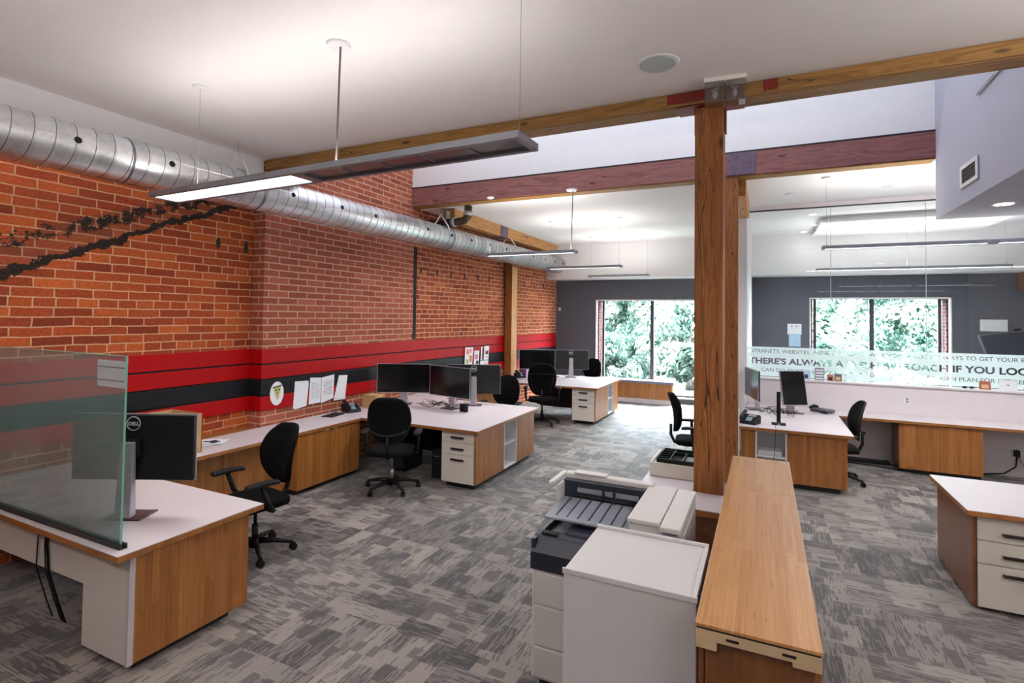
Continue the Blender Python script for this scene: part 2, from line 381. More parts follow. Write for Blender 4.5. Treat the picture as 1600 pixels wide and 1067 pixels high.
# ------------------------------------------------------------------ mesh helpers
class MB:
    def __init__(s): s.v = []; s.f = []; s.sm = []
    def add(s, vs, fs, sm=False):
        k = len(s.v); s.v += [tuple(v) for v in vs]; s.f += [tuple(i+k for i in f) for f in fs]; s.sm += [sm]*len(fs); return s
    def box(s, x0, x1, y0, y1, z0, z1, T=None):
        vs = [(x, y, z) for x in (x0, x1) for y in (y0, y1) for z in (z0, z1)]
        if T: vs = [T @ Vector(v) for v in vs]
        return s.add(vs, [(0, 1, 3, 2), (4, 6, 7, 5), (0, 4, 5, 1), (2, 3, 7, 6), (0, 2, 6, 4), (1, 5, 7, 3)])
    def prism(s, poly, z0, z1, T=None, sm=False):
        n = len(poly); vs = [(x, y, z0) for x, y in poly]+[(x, y, z1) for x, y in poly]
        if T: vs = [T @ Vector(v) for v in vs]
        s.add(vs, [tuple(range(n))[::-1], tuple(range(n, 2*n))]); k = len(s.v)-2*n
        s.f += [(k+i, k+(i+1) % n, k+n+(i+1) % n, k+n+i) for i in range(n)]; s.sm += [sm]*n
        return s
    def tube(s, pts, r, seg=10, cap=True, closed=False):
        pts = [Vector(p) for p in pts]; n = len(pts); rs = r if isinstance(r, (list, tuple)) else [r]*n
        rings = []; up = None
        for i, p in enumerate(pts):
            a = pts[i-1] if (i > 0 or closed) else p; b = pts[(i+1) % n] if (i < n-1 or closed) else p
            t = (b-a).normalized()
            if up is None: up = Vector((0, 0, 1)) if abs(t.z) < .9 else Vector((1, 0, 0))
            x = t.cross(up)
            if x.length < 1e-4: x = t.orthogonal()
            x.normalize(); y = x.cross(t).normalized(); up = y
            rings.append([p+(x*math.cos(q*2*PI/seg)+y*math.sin(q*2*PI/seg))*rs[i] for q in range(seg)])
        vs = [v for R in rings for v in R]; fs = []
        for i in range(n if closed else n-1):
            j = (i+1) % n
            for q in range(seg): fs.append((i*seg+q, i*seg+(q+1) % seg, j*seg+(q+1) % seg, j*seg+q))
        k = len(s.v); s.add(vs, fs, True)
        if cap and not closed:
            s.f += [tuple(k+q for q in range(seg))[::-1], tuple(k+(n-1)*seg+q for q in range(seg))]; s.sm += [False, False]
        return s
    def cyl(s, a, b, r, r2=None, seg=20): return s.tube([a, b], [r, r if r2 is None else r2], seg)
    def ell(s, c, rx, ry, rz, seg=16, rings=10):
        vs = []; fs = []
        for i in range(rings+1):
            th = PI*i/rings
            for j in range(seg):
                ph = 2*PI*j/seg; vs.append((c[0]+rx*math.sin(th)*math.cos(ph), c[1]+ry*math.sin(th)*math.sin(ph), c[2]+rz*math.cos(th)))
        for i in range(rings):
            for j in range(seg): fs.append((i*seg+j, (i+1)*seg+j, (i+1)*seg+(j+1) % seg, i*seg+(j+1) % seg))
        return s.add(vs, fs, True)
    def grid(s, fn, nu, nv, th, sm=True):
        # closed shell: fn(u,v) -> (point, normal)
        F = []; B = []
        for i in range(nu+1):
            for j in range(nv+1):
                p, nn = fn(i/nu, j/nv); p = Vector(p); nn = Vector(nn).normalized(); F.append(p+nn*th/2); B.append(p-nn*th/2)
        N = (nu+1)*(nv+1); ix = lambda i, j: i*(nv+1)+j; fs = []
        for i in range(nu):
            for j in range(nv):
                fs.append((ix(i, j), ix(i+1, j), ix(i+1, j+1), ix(i, j+1)))
                fs.append((N+ix(i, j), N+ix(i, j+1), N+ix(i+1, j+1), N+ix(i+1, j)))
        for i in range(nu):
            fs.append((ix(i, 0), N+ix(i, 0), N+ix(i+1, 0), ix(i+1, 0))); fs.append((ix(i, nv), ix(i+1, nv), N+ix(i+1, nv), N+ix(i, nv)))
        for j in range(nv):
            fs.append((ix(0, j), ix(0, j+1), N+ix(0, j+1), N+ix(0, j))); fs.append((ix(nu, j), N+ix(nu, j), N+ix(nu, j+1), ix(nu, j+1)))
        return s.add(F+B, fs, sm)

def obj(name, mb, mat, parent=None, loc=(0, 0, 0), bev=0, rot=None):
    me = bpy.data.meshes.new(name); me.from_pydata(mb.v, [], mb.f); me.polygons.foreach_set('use_smooth', mb.sm)
    bm = bmesh.new(); bm.from_mesh(me); bmesh.ops.recalc_face_normals(bm, faces=bm.faces); bm.to_mesh(me); bm.free()
    me.materials.append(M[mat] if isinstance(mat, str) else mat)
    o = bpy.data.objects.new(name, me); COL.objects.link(o); o.location = loc
    if rot: o.rotation_euler = rot
    if parent: o.parent = parent
    if bev:
        b = o.modifiers.new('bevel', 'BEVEL'); b.width = bev; b.segments = 2; b.limit_method = 'ANGLE'; b.angle_limit = math.radians(40)
    return o
def T(o, label, cat, group=None):
    o['label'] = label; o['category'] = cat
    if group: o['group'] = group
    return o
def thing(name, label, cat, loc=(0, 0, 0), rz=0, group=None):
    o = bpy.data.objects.new(name, None); COL.objects.link(o); o.location = loc; o.rotation_euler = (0, 0, rz); o.empty_display_size = .1
    return T(o, label, cat, group)
def struct(name, mb, mat, bev=0, loc=(0, 0, 0), parent=None):
    o = obj(name, mb, mat, parent, loc, bev)
    if not parent: o['kind'] = 'structure'
    return o
def dup(root, loc, rz, label=None, group=None, first=[0]):
    def cp(o, par):
        c = o.copy(); COL.objects.link(c)
        if par is not None: c.parent = par
        for ch in list(o.children): cp(ch, c)
        return c
    r = cp(root, None); r.location = loc; r.rotation_euler = (0, 0, rz)
    if label: r['label'] = label
    if group: r['group'] = group
    return r
def box(*a, T=None): return MB().box(*a, T=T)
def text_obj(name, s, size, mat, parent, mw, ext=.0008, off=0.0, xs=1.0, align='CENTER', target_w=None):
    cu = bpy.data.curves.new(name, 'FONT'); cu.body = s; cu.size = size; cu.align_x = align; cu.extrude = ext; cu.offset = off
    t = bpy.data.objects.new('tmp', cu); COL.objects.link(t); bpy.context.view_layer.update()
    me = bpy.data.meshes.new_from_object(t.evaluated_get(bpy.context.evaluated_depsgraph_get()))
    bpy.data.objects.remove(t); bpy.data.curves.remove(cu); me.name = name
    if target_w:
        xs_ = [v.co.x for v in me.vertices]; xs = target_w/(max(xs_)-min(xs_))
    for v in me.vertices: v.co = mw @ Vector((v.co.x*xs, v.co.y, v.co.z))
    me.materials.clear(); me.materials.append(M[mat])
    o = bpy.data.objects.new(name, me); COL.objects.link(o); o.parent = parent
    return o

# ------------------------------------------------------------------ the room
struct('floor', box(-6.4, 6.6, -3.2, 14.35, -.12, 0), 'carpet')
# left wall: near brick, pier, far brick (slightly turned), light shaft brick
struct('wall_left', box(-6.2, -5.8, -3.2, 4.6, 0, 6.6), 'brick_near')
struct('wall_left', box(-6.2, -5.6, 4.6, 7.78, 0, 6.6), 'brick_pier')
struct('wall_left', MB().prism([(-5.66, 7.80), (-5.28, 14.02), (-6.2, 14.02), (-6.2, 7.80)], 0, 4.3), 'brick_far')
struct('pier_shade_strip', box(-5.602, -5.592, 7.70, 7.785, 1.72, 3.36), 'gap')  # dark strip painting the shadow line where the pier ends
struct('trim_1', box(-5.9, -5.63, -3.2, 4.58, 3.74, 4.05), 'white')
# back wall with two window openings, y = 14.0
WL0, WL1, WLZ0, WLZ1 = -4.13, -.75, .12, 2.64
WR0, WR1, WRZ0, WRZ1 = .95, 3.56, .55, 2.68
bw = MB()
for x0, x1, z0, z1 in ((-6.2, WL0, 0, 4.3), (WL0, WL1, 0, WLZ0), (WL0, WL1, WLZ1, 4.3), (WL1, WR0, 0, 4.3), (WR0, WR1, 0, WRZ0), (WR0, WR1, WRZ1, 4.3), (WR1, 6.6, 0, 4.3)):
    bw.box(x0, x1, 14.0, 14.1, z0, z1)
struct('wall_back', bw, 'darkwall')
bo = MB()
for x0, x1, z0, z1 in ((-6.4, WL0+.07, -.3, 6.6), (WL0+.07, WL1-.07, -.3, WLZ0), (WL0+.07, WL1-.07, WLZ1-.03, 6.6), (WL1-.07, WR0+.07, -.3, 6.6), (WR0+.07, WR1-.07, -.3, WRZ0), (WR0+.07, WR1-.07, WRZ1-.03, 6.6), (WR1-.07, 6.8, -.3, 6.6)):
    bo.box(x0, x1, 14.1, 14.42, z0, z1)
struct('wall_back', bo, 'brick_out')
def window(name, x0, x1, z0, z1, mull):
    f = MB(); w = .03
    f.box(x0, x0+w, 13.975, 14.1, z0, z1); f.box(x1-w, x1, 13.975, 14.1, z0, z1); f.box(x0, x1, 13.975, 14.1, z1-w, z1); f.box(x0, x1, 13.96, 14.1, z0, z0+w)
    fr = struct(name, f, 'white', .003)
    d = MB(); a, b = x0+.10, x1-.10
    for xa, xb in ((a, a+.06), (b-.06, b), (mull-.045, mull+.045)): d.box(xa, xb, 14.30, 14.38, z0+.03, z1-.03)
    d.box(a, b, 14.30, 14.38, z0, z0+.05)
    obj('window_frame', d, 'frame_dark', fr, bev=.003)
    for xa, xb in ((a+.06, mull-.045), (mull+.045, b-.06)): obj('window_pane', box(xa, xb, 14.335, 14.341, z0+.05, z1-.03), 'winglass', fr)
window('window_1', WL0, WL1, WLZ0, WLZ1, -2.68)
window('window_2', WR0, WR1, WRZ0, WRZ1, 2.20)
struct('wall_right', box(6.3, 6.6, -3.2, 14.0, 0, 6.6), 'white')
struct('wall_right', box(5.5, 5.6, 9.97, 14.0, 0, 4.06), 'darkwall')
struct('wall_front', box(-6.2, 6.6, -3.4, -3.2, 0, 6.6), 'darkwall')
# ceilings
struct('ceiling', box(-6.2, 6.6, -3.2, 4.60, 4.05, 4.35), 'ceil')
c2 = MB(); TX0, TX1, TY0, TY1 = .95, 3.80, 11.2, 13.1
for x0, x1, y0, y1 in ((-6.2, 6.6, 7.80, 14.0),): c2.box(x0, x1, y0, y1, 4.07, 4.3)
struct('ceiling', c2, 'ceil2')
struct('trim_2', box(-6.2, 6.3, 13.3, 13.99, 3.17, 4.07), 'ceil2')       # bulkhead over the back wall
struct('ceiling', box(-6.2, 6.6, 4.6, 8.2, 6.5, 6.7), 'ceil2')
# light well walls
struct('wall_back', box(-5.6, 1.8, 7.62, 7.80, 4.385, 6.5), 'white')
struct('wall_front', box(-5.8, 6.6, 4.42, 4.60, 4.35, 6.5), 'white')
struct('wall_right', box(1.8, 6.3, 4.81, 7.62, 3.337, 6.5), 'greywall')   # hanging upper-floor box
struct('trim_3', box(TX0, TX1, TY0, 12.10, 3.955, 4.0).box(TX0+.1, TX1-.1, TY0+.1, 12.0, 4.0, 4.07), 'ceil2', .002)      # dropped ceiling panels
struct('trim_8', box(TX0, TX1, 12.22, TY1+.05, 3.955, 4.0).box(TX0+.1, TX1-.1, 12.32, TY1-.05, 4.0, 4.07), 'ceil2', .002)
# white stub wall beside the far post, boardroom side wall
struct('wall_right', box(-.42, -.255, 9.60, 13.30, 0, 4.07), 'white')
struct('wall_right', box(-.42, -.255, 13.30, 14.0, 0, 3.17), 'white')
struct('wall_back', box(-.255, 5.0, 9.80, 9.97, 0, 1.17), 'halfwall')
struct('trim_4', box(-.255, 5.0, 9.775, 9.985, 1.17, 1.195), 'white', .004)
struct('baseboard_back', box(-.255, 5.0, 9.785, 9.80, 0, .13), 'halfwall', .003)
struct('baseboard_back', box(-5.28, WL0+1.0, 13.975, 14.0, 0, .13), 'white', .003)
struct('trim_5', box(-.255, 5.0, 9.85, 9.91, 3.985, 4.0), 'kick')
struct('trim_9', box(-.255, 5.0, 9.84, 9.92, 4.0, 4.07), 'halfwall')

# red and black boards along the left wall
def boards():
    zs = [(1.525, 1.70, 'red'), (1.335, 1.505, 'red'), (1.135, 1.315, 'board_black'), (.945, 1.115, 'red')]
    names = {0: 'uppermost red', 1: 'second red', 2: 'black', 3: 'lowest red'}
    d = .022
    runs = [('along the near orange brick', [(-5.8, -3.0), (-5.8, 4.6)], False), ('around the brown brick pier', [(-5.8+d, 4.6), (-5.6, 4.6), (-5.6, 7.79)], True), ('along the far brick towards the window', [(-5.655, 7.81), (-5.283, 13.96)], False)]
    for rn, pts, pier in runs:
        for i, (z0, z1, mt) in enumerate(zs):
            mb = MB()
            if pier:
                mb.prism([(-5.8+d, 4.6), (-5.6, 4.6), (-5.6, 7.79), (-5.6+d, 7.79), (-5.6+d, 4.6-d), (-5.8+d, 4.6-d)][::-1], z0, z1)
            else:
                (xa, ya), (xb, yb) = pts
                mb.prism([(xa, ya), (xb, yb), (xb+d, yb), (xa+d, ya)], z0, z1)
            T(obj('wall_board', mb, mt, bev=.003), '%s painted wall board %s' % (names[i], rn), 'board', 'painted boards on the brick wall')
    for pts in ([(-5.8, -3.0), (-5.8, 4.6), (-5.8+.008, 4.6), (-5.8+.008, -3.0)], [(-5.8, 4.6), (-5.6, 4.6), (-5.6, 7.79), (-5.6+.008, 7.79), (-5.6+.008, 4.592), (-5.79, 4.592)], [(-5.655, 7.81), (-5.283, 13.96), (-5.275, 13.96), (-5.647, 7.81)]):
        struct('trim_6', MB().prism(pts, .95, 1.695), 'gap')
boards()
# putlog holes in the brick
def hole(y, x, z, sz, lab):
    mb = MB(); pts = []
    for k in range(10):
        a = k/10*2*PI; r = 1+random.uniform(-.25, .2); pts.append((math.cos(a)*.035*r*sz, math.sin(a)*.085*r*sz))
    Tm = Matrix.Translation((x, y, z)) @ Matrix.Rotation(PI/2, 4, 'Y') @ Matrix.Rotation(PI/2, 4, 'Z')
    mb.prism(pts, -.002, .005, T=Tm)
    T(obj('wall_socket_hole', mb, 'hole'), lab, 'hole', 'old joist holes in the brick wall')
lefts = [(4.12, -5.8), (4.49, -5.8)]
for i, (y, x) in enumerate(lefts): hole(y, x, 2.965, .85, 'dark joist hole in near orange brick, %s the brick pier corner' % ('farther from', 'closer to')[i])
ORD = ['first', 'second', 'third', 'fourth', 'fifth', 'sixth', 'seventh']
for i, px in enumerate((658, 684, 706, 727, 747, 764)):
    y = 8.0+.0*i; y = [7.98, 8.47, 8.93, 9.40, 9.90, 10.36][i]; x = -5.66+(y-7.8)*.0611
    hole(y, x, 2.965, .8, '%s dark joist hole after the brick pier, before the side post' % ORD[i])
for i, y in enumerate((11.5, 12.05, 12.6, 13.15, 13.68)):
    hole(y, -5.66+(y-7.8)*.0611, 2.97, .75, '%s dark joist hole past the side post, towards the window wall' % ORD[i])

# ------------------------------------------------------------------ beams and posts
def beam(name, label, b, mat, plates=()):
    t = thing(name, label, 'beam', (b[0], b[2], b[4])); q = lambda *a: MB().box(a[0]-b[0], a[1]-b[0], a[2]-b[2], a[3]-b[2], a[4]-b[4], a[5]-b[4])
    obj('timber', q(*b), mat, t, bev=.006)
    for n, pb, pm in plates: obj(n, q(*pb), pm, t, bev=.003)
    return t
beam('ceiling_beam', 'long honey timber beam under the near ceiling edge, on the big post', (-5.6, 6.3, 4.60, 4.80, 3.93, 4.42), 'beam')
nb = thing('ceiling_beam', 'short timber facing strip along the near ceiling edge, seen from below', 'beam', (-5.6, 4.57, 3.935))
obj('timber', MB().box(0, 11.9, 0, .03, 0, .11), 'beam', nb, bev=.004)
for x0, x1 in ((-.74, -.43), (.0, .10)): obj('steel_plate', MB().box(x0+5.6, x1+5.6, -.008, 0, 0.02, .105), 'plate_red', nb, bev=.002)
b2 = beam('ceiling_beam', 'purple-brown stained timber beam crossing the light well', (-5.6, 1.8, 7.60, 7.815, 4.06, 4.375), 'beam_red', [('steel_plate', (-.44, -.10, 7.588, 7.60, 4.07, 4.37), 'plate_purple'), ('timber_underside', (-5.6, 1.8, 7.61, 7.81, 4.045, 4.06), 'beam')])
T(obj('steel_channel', box(-5.6, 1.8, 7.595, 7.66, 4.375, 4.39), 'kick'), 'thin black steel strip on top of the stained beam', 'strip')
beam('side_beam', 'pale timber beam running to the window wall above the round duct', (-5.22, -5.0, 8.06, 13.3, 3.84, 4.07), 'beam_y', [('joint_plate', (-5.23, -4.99, 9.9, 10.25, 3.835, 4.06), 'plate_purple')])
p = thing('timber_post', 'big square timber post in the middle of the office, in front of the beam joint', 'post', (-.405, 4.68, 0))
obj('shaft', box(-.112, .108, -.11, .11, 0, 3.90), 'post', p, bev=.006)
for sx in (-1, 1): obj('steel_plate', box(sx*.118-.006, sx*.118+.006, -.03, .06, 3.70, 3.915), 'plate_red', p, bev=.002); 
obj('cap_plate', box(-.26, .26, -.10, .11, 3.918, 3.929), 'plate_red', p, bev=.002)
p = thing('timber_post', 'reddish timber post half hidden right behind the big post', 'post', (-.41, 7.71, 0))
obj('shaft', box(-.10, .10, -.10, .10, 0, 4.04), 'post', p, bev=.006)
obj('drywall_sleeve', box(.102, .115, -.09, .09, 0, .95), 'halfwall', p)
p = thing('timber_post', 'slim timber post against the brick wall under the duct', 'post', (-5.325, 11.15, 0))
obj('shaft', box(-.095, .08, -.14, .14, 0, 3.84), 'post', p, bev=.006)
obj('lit_side_face', box(.08, .084, -.14, .14, .76, 3.3), 'post_lit', p)  # lit side of the post, painted as a paler sheet
beam('side_beam', 'timber beam end above the glass wall beside the reddish post', (-.38, -.22, 7.83, 9.62, 3.84, 4.07), 'beam_y')
beam('side_beam', 'dark timber beam end high at the right edge of the window wall', (4.60, 5.49, 13.55, 13.99, 2.83, 3.16), 'bam_dark')

# ------------------------------------------------------------------ round duct
R0 = .205; DZ = 3.53; DXF = lambda y: -5.335+(y-2)*.033
d = thing('air_duct', 'long round spiral steel air duct along the brick wall', 'duct', (DXF(-3.0), -3.0, DZ), -math.atan(.033))
obj('duct_pipe', MB().tube([(0, 0, 0), (0, 16.28, 0)], R0, 48, cap=True), 'duct', d)
sm = MB()
y = .05; k = 0
while y < 16.25:
    pts = [(math.cos(a)*R0*1.004, y+a/(2*PI)*.14, math.sin(a)*R0*1.004) for a in [i*2*PI/32 for i in range(33)]]
    sm.tube(pts, .0035, 5, cap=True); y += .14; k += 1
o = obj('spiral_seam', sm, 'seam', d); o['kind'] = 'stuff'
for yy in (5.80, 7.15, 11.0): obj('coupling', MB().tube([(0, yy, 0), (0, yy+.018, 0)], R0+.006, 48), 'seam', d)
for yy in (2.38, 3.136, 4.538, 5.317, 5.963, 7.206, 7.903, 8.565, 9.25, 9.95, 11.3, 12.0, 12.6, 13.1, 1.6, .9):
    a = math.radians(8); c = Vector((math.cos(a), 0, math.sin(a)))
    obj('air_nozzle_hole', MB().cyl(c*(R0-.01)+Vector((0, yy+3, 0)), c*(R0+.004)+Vector((0, yy+3, 0)), .028, seg=16), 'hole', d)
def hanger(y, lab, grp='duct hangers'):
    t = thing('duct_hanger', lab, 'hanger', (DXF(y), y, DZ), group=grp)
    mb = MB(); r = R0+.012
    pts = [(math.cos(a)*r, 0, math.sin(a)*r) for a in [math.radians(20+140*i/16) for i in range(17)]]
    for q in range(16):
        p0, p1 = Vector(pts[q]), Vector(pts[q+1]); mb.add([p0+Vector((0, -.015, 0)), p0+Vector((0, .015, 0)), p1+Vector((0, .015, 0)), p1+Vector((0, -.015, 0))], [(0, 1, 2, 3)])
    obj('strap', mb, 'steel', t)
    for sx in (-1, 1): obj('brace', MB().tube([(sx*.195, 0, .06), (sx*.16, 0, .18), (0, 0, .40)], .013, 6), 'pull', t)
    obj('hanger_rod', MB().tube([(0, 0, .40), (0, 0, 4.05-DZ if y < 4.6 else (4.07-DZ))], .004, 6), 'steel', t)
hanger(3.95, 'grey duct hanger close to the near ceiling edge')
hanger(7.84, 'white V-shaped duct hanger by the old black pipe')
hanger(10.4, 'white V-shaped duct hanger in front of the side beam')
t = thing('waste_pipe', 'old rusty black pipe elbow coming out of the brick above the duct', 'pipe', (-5.60, 7.95, 3.80))
obj('pipe_run', MB().tube([(0, 0, -.0), (.75, 0, 0), (.88, 0, .02), (.94, 0, .08), (.95, 0, .26)], .068, 14), 'pipe', t)
obj('coupling', MB().tube([(.62, 0, 0), (.70, 0, 0)], .080, 14), 'steel', t)
obj('coupling', MB().tube([(.94, 0, .10), (.95, 0, .17)], .080, 14), 'steel', t)
obj('pipe_strap', MB().box(.52, .545, -.052, .052, -.05, .2), 'wire', t)

# ------------------------------------------------------------------ pendant lamps
def pendant(label, x0, x1, y, z, w, lit, zc, wires, cord=None, rz=0, group='linear pendant lamps', energy=60, up=30, dcol=(1, .985, .96)):
    L = x1-x0; h = .045; cx = (x0+x1)/2
    t = thing('pendant_light', label, 'lamp', (cx, y, z), rz, group)
    fr = .035; mb = MB(); X = L/2; Y = w/2; mid = .05
    halves = [(-X+fr, -mid), (mid, X-fr)] if len(lit) == 2 else [(-X+fr, X-fr)]
    mb.box(-X, X, -Y, -Y+fr, 0, h); mb.box(-X, X, Y-fr, Y, 0, h); mb.box(-X, -X+fr, -Y+fr, Y-fr, 0, h); mb.box(X-fr, X, -Y+fr, Y-fr, 0, h)
    if len(lit) == 2: mb.box(-mid, mid, -Y+fr, Y-fr, 0, h)
    obj('housing', mb, 'fixture', t, bev=.003)
    for (a, b), on in zip(halves, lit):
        if on:
            obj('diffuser', box(a, b, -Y+fr, Y-fr, .008, .014), 'emit', t)
            l = area('lamp', ((a+b)/2, 0, -.004), b-a, w-2*fr, energy*(b-a)/1.6, dcol, True, t)
        else:
            obj('grille', box(a, b, -Y+fr, Y-fr, .018, .026), 'grille', t)
            for q in range(1, 5): obj('louvre', box(a+(b-a)*q/5-.003, a+(b-a)*q/5+.003, -Y+fr, Y-fr, .010, .018), 'fixture', t)
    obj('top_cover', box(-X+fr, X-fr, -Y+fr, Y-fr, .036, h), 'fixture', t)
    if up: area('uplight', (0, 0, h+.02), L*.9, w*.6, up*L/3.4, (1, .98, .95), False, t)
    for wx in wires:
        obj('wire', MB().tube([(wx, 0, h), (wx, 0, zc-z-.01)], .0016, 5), 'wire', t)
        obj('ceiling_cup', MB().tube([(wx, 0, zc-z-.022), (wx, 0, zc-z)], [.05, .062], 20), 'white', t)
        obj('gripper', MB().tube([(wx, 0, h), (wx, 0, h+.04)], .006, 8), 'steel', t)
    if cord is not None:
        obj('power_cord', MB().tube([(cord, 0, zc-z-.02), (cord-.006, 0, (zc-z)*.7), (cord-.012, 0, (zc-z)*.3), (cord-.02, 0, h)], .007, 8), 'cord_dark', t)
        obj('canopy', MB().tube([(cord-.02, 0, zc-z-.022), (cord-.02, 0, zc-z)], [.075, .085], 28), 'white', t)
    return t
UPE = 20; DNE = 34
pendant('large grey pendant lamp nearest the camera, left half lit, right half dark louvres', -4.77, -1.21, 2.80, 3.13, .27, (1, 0), 4.05, (-1.30, 1.72), .30, rz=-.035, energy=DNE, up=UPE*1.0)
pendant('short lit pendant lamp over the middle desks, first after the light well', -4.05, -2.53, 7.52, 3.11, .17, (1,), 4.07, (-.70,), .70, energy=DNE*1.6, up=UPE*2.4)
pendant('short lit pendant lamp second in the row after the light well', -3.93, -2.44, 9.95, 3.11, .17, (1,), 4.07, (-.70, .70), None, energy=DNE*.7, up=UPE*2.4, dcol=(.86, .92, 1))
pendant('short lit pendant lamp nearest the window wall on the left', -3.77, -2.36, 12.2, 3.11, .17, (1,), 4.07, (-.66, .66), None, energy=DNE*.7, up=UPE*2.4, dcol=(.86, .92, 1))
pendant('long lit pendant lamp hanging in front of the glass wall', .70, 4.25, 8.16, 3.10, .17, (1, 1), 4.07, (-1.72, 1.6), 1.45-.4, energy=DNE*.8, up=UPE*2.4)
pendant('long lit pendant lamp inside the boardroom behind the glass wall', .92, 3.84, 11.9, 3.12, .20, (1, 1), 4.07, (-.0, 1.4), None, energy=DNE*.9, up=UPE*2.4)
# unseen lamps added behind and right of the camera to brighten the near ceiling
pendant('added unseen pendant lamp behind the camera', -4.4, -.9, -.6, 3.13, .27, (1, 1), 4.05, (-1.5, 1.5), .3, energy=DNE*.2, up=UPE*7)
pendant('added unseen pendant lamp to the right of the camera', 1.9, 5.4, 2.2, 3.13, .27, (1, 1), 4.05, (-1.5, 1.5), .3, energy=DNE*.2, up=UPE*15)
pendant('added unseen pendant lamp behind the camera on the right side', 1.6, 5.1, -.9, 3.13, .27, (1, 1), 4.05, (-1.5, 1.5), .3, energy=DNE*.2, up=UPE*6)

def downlight(x, y, z, label, r=.055, e=6, on=True):
    t = thing('recessed_downlight', label, 'lamp', (x, y, z), group='recessed ceiling downlights')
    obj('trim_ring', MB().tube([(0, 0, -.006), (0, 0, 0)], [r*1.2, r*1.3], 28), 'white', t)
    obj('lens', MB().tube([(0, 0, -.009), (0, 0, -.0061)], r, 24), 'spot' if on else 'inner', t)
    if e: area('lamp', (0, 0, -.02), .09, .09, e, (1, .97, .95), True, t, spread=140)
downlight(2.15, 6.81, 3.337, 'bright recessed downlight under the lilac-grey box', .075, 14)
downlight(.355, 9.03, 4.07, 'recessed downlight in the ceiling left of the long pendant wire', e=0, on=False)
downlight(1.59, 9.05, 4.07, 'recessed downlight in the ceiling above the glass wall, right one', e=0, on=False)
downlight(.80, 10.92, 4.07, 'lit downlight left of the dropped boardroom ceiling panels, nearer one', e=3)
downlight(.78, 13.0, 4.07, 'lit downlight left of the dropped boardroom ceiling panels, farther one', e=.8)
t = thing('ceiling_speaker', 'round grey flush speaker in the near ceiling', 'speaker', (-.715, 3.976, 4.05))
obj('trim_ring', MB().tube([(0, 0, -.008), (0, 0, 0)], [.150, .158], 40), 'white', t)
obj('speaker_grille', MB().tube([(0, 0, -.014), (0, 0, -.0085)], [.122, .132], 40), plain('speaker_grey', (170, 176, 174), .5, noise=150, var=.12), t)
t = thing('emergency_light', 'twin clear-cased emergency light on the ceiling above the big post', 'lamp', (-.28, 4.44, 4.05), math.radians(6))
obj('mounting_plate', box(-.155, .155, -.06, .06, -.035, 0), 'lamgrey', t, bev=.004)
obj('centre_bar', box(-.006, .006, -.02, .02, -.24, -.035), 'cord_dark', t)
for sx in (-1, 1):
    c = box(min(sx*.01, sx*.15), max(sx*.01, sx*.15), -.055, -.049, -.20, -.035)
    c.box(min(sx*.01, sx*.15), max(sx*.01, sx*.15), .049, .055, -.20, -.035).box(min(sx*.01, sx*.15), max(sx*.01, sx*.15), -.049, .049, -.20, -.194)
    k = obj('clear_case', c, 'acrylic', t)
    obj('lamp_head', MB().ell((sx*.07, 0, -.12), .022, .022, .034), 'silver', t)
    obj('lamp_bracket', MB().tube([(sx*.06, 0, -.035), (sx*.05, 0, -.07), (sx*.09, 0, -.08), (sx*.07, 0, -.1)], .010, 6), 'wire', t)
t = thing('wall_vent', 'white framed air grille on the lilac-grey box', 'vent', (1.795, 6.48, 3.60))
obj('grille_frame', box(-.012, 0, -.24, -.19, -.11, .11).box(-.012, 0, .19, .24, -.11, .11).box(-.012, 0, -.19, .19, .07, .11).box(-.012, 0, -.19, .19, -.11, -.07), 'pull', t, bev=.002)
obj('opening', box(-.003, 0, -.19, .19, -.07, .07), 'hole', t)
for q in range(4): obj('slat', box(-.01, -.003, -.19, .19, -.055+q*.032, -.049+q*.032), 'cord_dark', t)
T(obj('gap_shade_line', MB().tube([(1.785, 6.22, 4.267), (1.785, 5.2, 4.30)], .012, 8), 'steel'), 'thin grey tube standing in for a shadow gap high on the lilac-grey box by the beam', 'pipe')  # added tube that draws a thin shadow gap on the box face
T(obj('motion_sensor', box(-5.20, -5.14, 13.965, 14.0, 2.33, 2.42), 'pull', bev=.006), 'small white box high on the charcoal wall by the brick corner', 'sensor')

# ------------------------------------------------------------------ desks
def slab(t, poly, z1, th=.04, edge='bam_edge_x', rim=.012):
    """top: bamboo core with white laminate face as two parts"""
    obj('worktop', MB().prism(poly, z1-th, z1-.004), edge, t, bev=.002)
    cx = sum(p[0] for p in poly)/len(poly); cy = sum(p[1] for p in poly)/len(poly)
    q = [(cx+(x-cx)*.9985, cy+(y-cy)*.9985) for x, y in poly]
    obj('laminate', MB().prism(q, z1-.004, z1), 'lam', t)
def handle(par, x, y, z, w, ax='x'):
    mb = MB()
    if ax == 'x': mb.box(x-w/2, x+w/2, y-.028, y-.020, z-.012, z+.012).box(x-w/2, x-w/2+.01, y-.02, y, z-.008, z+.008).box(x+w/2-.01, x+w/2, y-.02, y, z-.008, z+.008)
    return obj('handle', mb, 'handle', par, bev=.002)
def drawers(t, x0, x1, y, hs, hx=None, hw=.18):
    for i, (z0, z1, hz) in enumerate(hs):
        dr = obj('drawer', box(x0+.003, x1-.003, y-.018, y, z0+.003, z1-.003), 'lamgrey', t, bev=.002)
        handle(dr, hx if hx is not None else (x0+x1)/2, y-.018, hz, hw)

